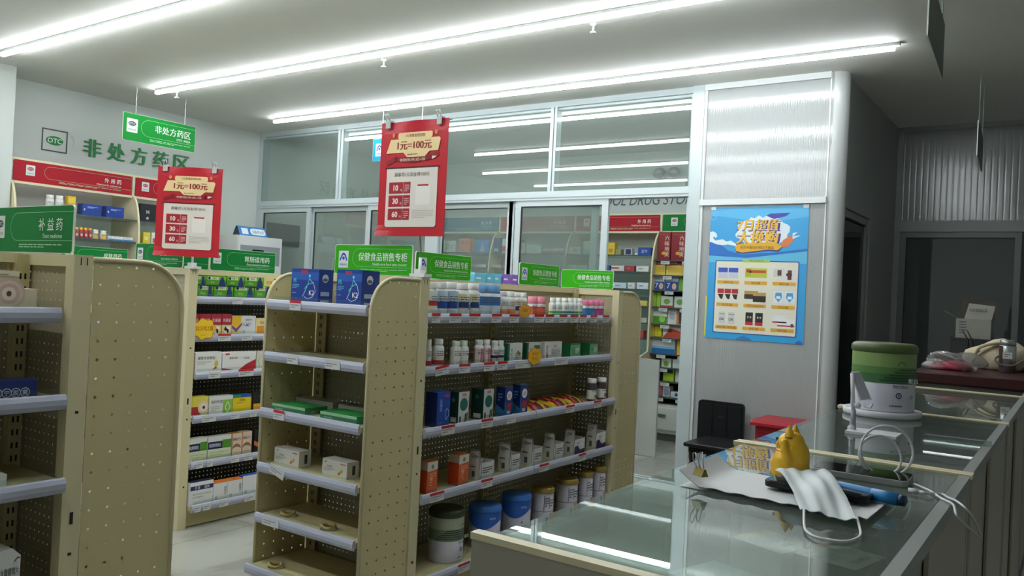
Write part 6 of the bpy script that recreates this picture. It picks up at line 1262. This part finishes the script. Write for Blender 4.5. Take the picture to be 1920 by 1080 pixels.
MB().tube(smooth([Vector((-.09, -.07, .05)), Vector((-.07, -.10, .10)), Vector((-.0, -.09, .125)), Vector((.05, -.05, .12))]), .007, C('#a89c80', .8), 8).tube(smooth([Vector((-.1, -.08, .02)), Vector((-.08, -.11, .06)), Vector((-.03, -.1, .1)), Vector((.03, -.03, .125))]), .006, C('#a89c80', .8), 8).build('strap', t)
c = onZ(1889, 697, ZB2); c = Vector((c.x, min(max(c.y, 3.9), 4.36), 0)); dep = (c-EYE).dot(fw); r = 14*dep/FPX; h = onY(1889, 637, c.y).z-ZB2
t = thing('steel_flask', 'short steel flask with a brown carrying strap on the maroon board', 'flask', (c.x, c.y, ZB2)); MB().lathe([(0, 0), (r, 0), (r, h*.78), (r*.92, h*.82), (0, h*.82)], C('#b9bcbd', .25, .7), seg=24).build('body', t)
MB().lathe([(r*.9, h*.822), (r*.95, h*.83), (r*.95, h*.96), (r*.8, h), (0, h)], C('#9a9c9c', .25, .6), seg=24).build('lid', t)
m = MB().lathe([(r+.001, h*.02), (r+.001, h*.8)], C('#3a2218', .5), seg=10, a0=2.3, a1=4.2); m.rect(frame((0, -r-.0015, 0), 'F'), -r*.5, h*.42, r*.6, h*.62, C('#c9c9c6'), .0); m.lines(frame((0, -r-.0015, 0), 'F'), -r*.3, h*.47, r*.4, h*.58, 2, C('#5a5a58'), .0006); m.build('sleeve', t)
MB().tube(smooth([Vector((-.03, -r, h*.5)), Vector((-.045, -r-.02, h*.38)), Vector((-.02, -r-.03, h*.24)), Vector((.03, -r-.03, h*.25)), Vector((.07, -r-.01, h*.45)), Vector((.085, 0, h*.6))]), .0045, C('#6a6058', .4), 8).build('strap', t)
t = thing('black_cabinet', 'small black cabinet behind the counters carrying the opened carton', 'cabinet', (-.53, 6.0, 0))
MB().box((-.675, 5.9, 0), (-.38, 6.25, 1.305), C('#1d1e1d', .45)).build('body', t, True); MB().box((-.665, 5.89, .05), (-.39, 5.9, 1.28), C('#242524', .4)).build('door', t, True)
y = 5.93; A, B = onY(1791, 634, y), onY(1857, 637, y); ht = onY(1820, 598, y).z-1.306; t = thing('carton', 'opened white carton with printed flaps on the black cabinet', 'carton', ((A.x+B.x)/2, y, 1.3058))
CW = C('#807e77', .6); CI = C('#5a544a', .7); w2 = (B.x-A.x)/2; m = MB(); dd = .2; th = .004
m.box((-w2, 0, 0), (w2, th, ht), CW).box((-w2, th, 0), (-w2+th, dd-th, ht), CW).box((w2-th, th, 0), (w2, dd-th, ht), CW).box((-w2, dd-th, 0), (w2, dd, ht), CW).box((-w2+th, th, 0), (w2-th, dd-th, .004), CI)
M = frame((-w2, 0, 0), 'F'); m.lines(M, .02, ht*.2, .06, ht*.9, 5, C('#4a4a48')); m.build('tray', t)
f = MB(); f.add([(-w2*.55, .02, ht), (w2, .02, ht*.95), (w2*1.15, .05, ht+.085), (-w2*.35, .06, ht+.10)], ((0, 1, 2, 3),), CW); f.add([(-w2*.55, .024, ht), (w2, .024, ht*.95), (w2*1.15, .054, ht+.085), (-w2*.35, .064, ht+.10)], ((3, 2, 1, 0),), CI)
M = Matrix(((1, 0, 0, -w2*.4), (0, .3, -.95, .0185), (0, .95, .3, ht+.01), (0, 0, 0, 1))); f.text(M, '妇炎康复胶囊', w2*.62, .05, .02, C('#3a3a3a'), .0015, w2*1.0); f.lines(M, w2*.2, .022, w2*1.0, .03, 1, C('#7a5a58'), .0015); f.build('front_flap', t)
f = MB(); f.add([(-w2, .0, ht), (-w2, dd, ht), (-w2-.08, dd, ht+.05), (-w2-.08, .0, ht+.045)], ((0, 1, 2, 3), (3, 2, 1, 0)), CI); f.build('side_flap', t)
f = MB(); f.add([(-w2, dd, ht), (w2, dd, ht), (w2*1.1, dd+.02, ht+.12), (-w2*.9, dd+.02, ht+.12)], ((0, 1, 2, 3), (3, 2, 1, 0)), CI); f.build('back_flap', t)
rp = onY(1806, 645, 4.72); t = thing('router', 'small black router with two antennas behind the plastic bag', 'router', (rp.x, 4.72, ZB2)); BKK = C('#141515', .4)
MB().box((-.035, -.03, .0003), (.035, .03, .025), BKK).build('body', t)
for s, pa, pb in ((0, (1804, 618), (1816, 640)), (1, (1813, 619), (1824, 641))):
    A, B = onY(*pa, 4.73)-Vector((rp.x, 4.72, ZB2)), onY(*pb, 4.73)-Vector((rp.x, 4.72, ZB2)); MB().tube([A, B, Vector((B.x, B.y, .02))], [.003, .004, .004], BKK, 8).build('antenna', t)
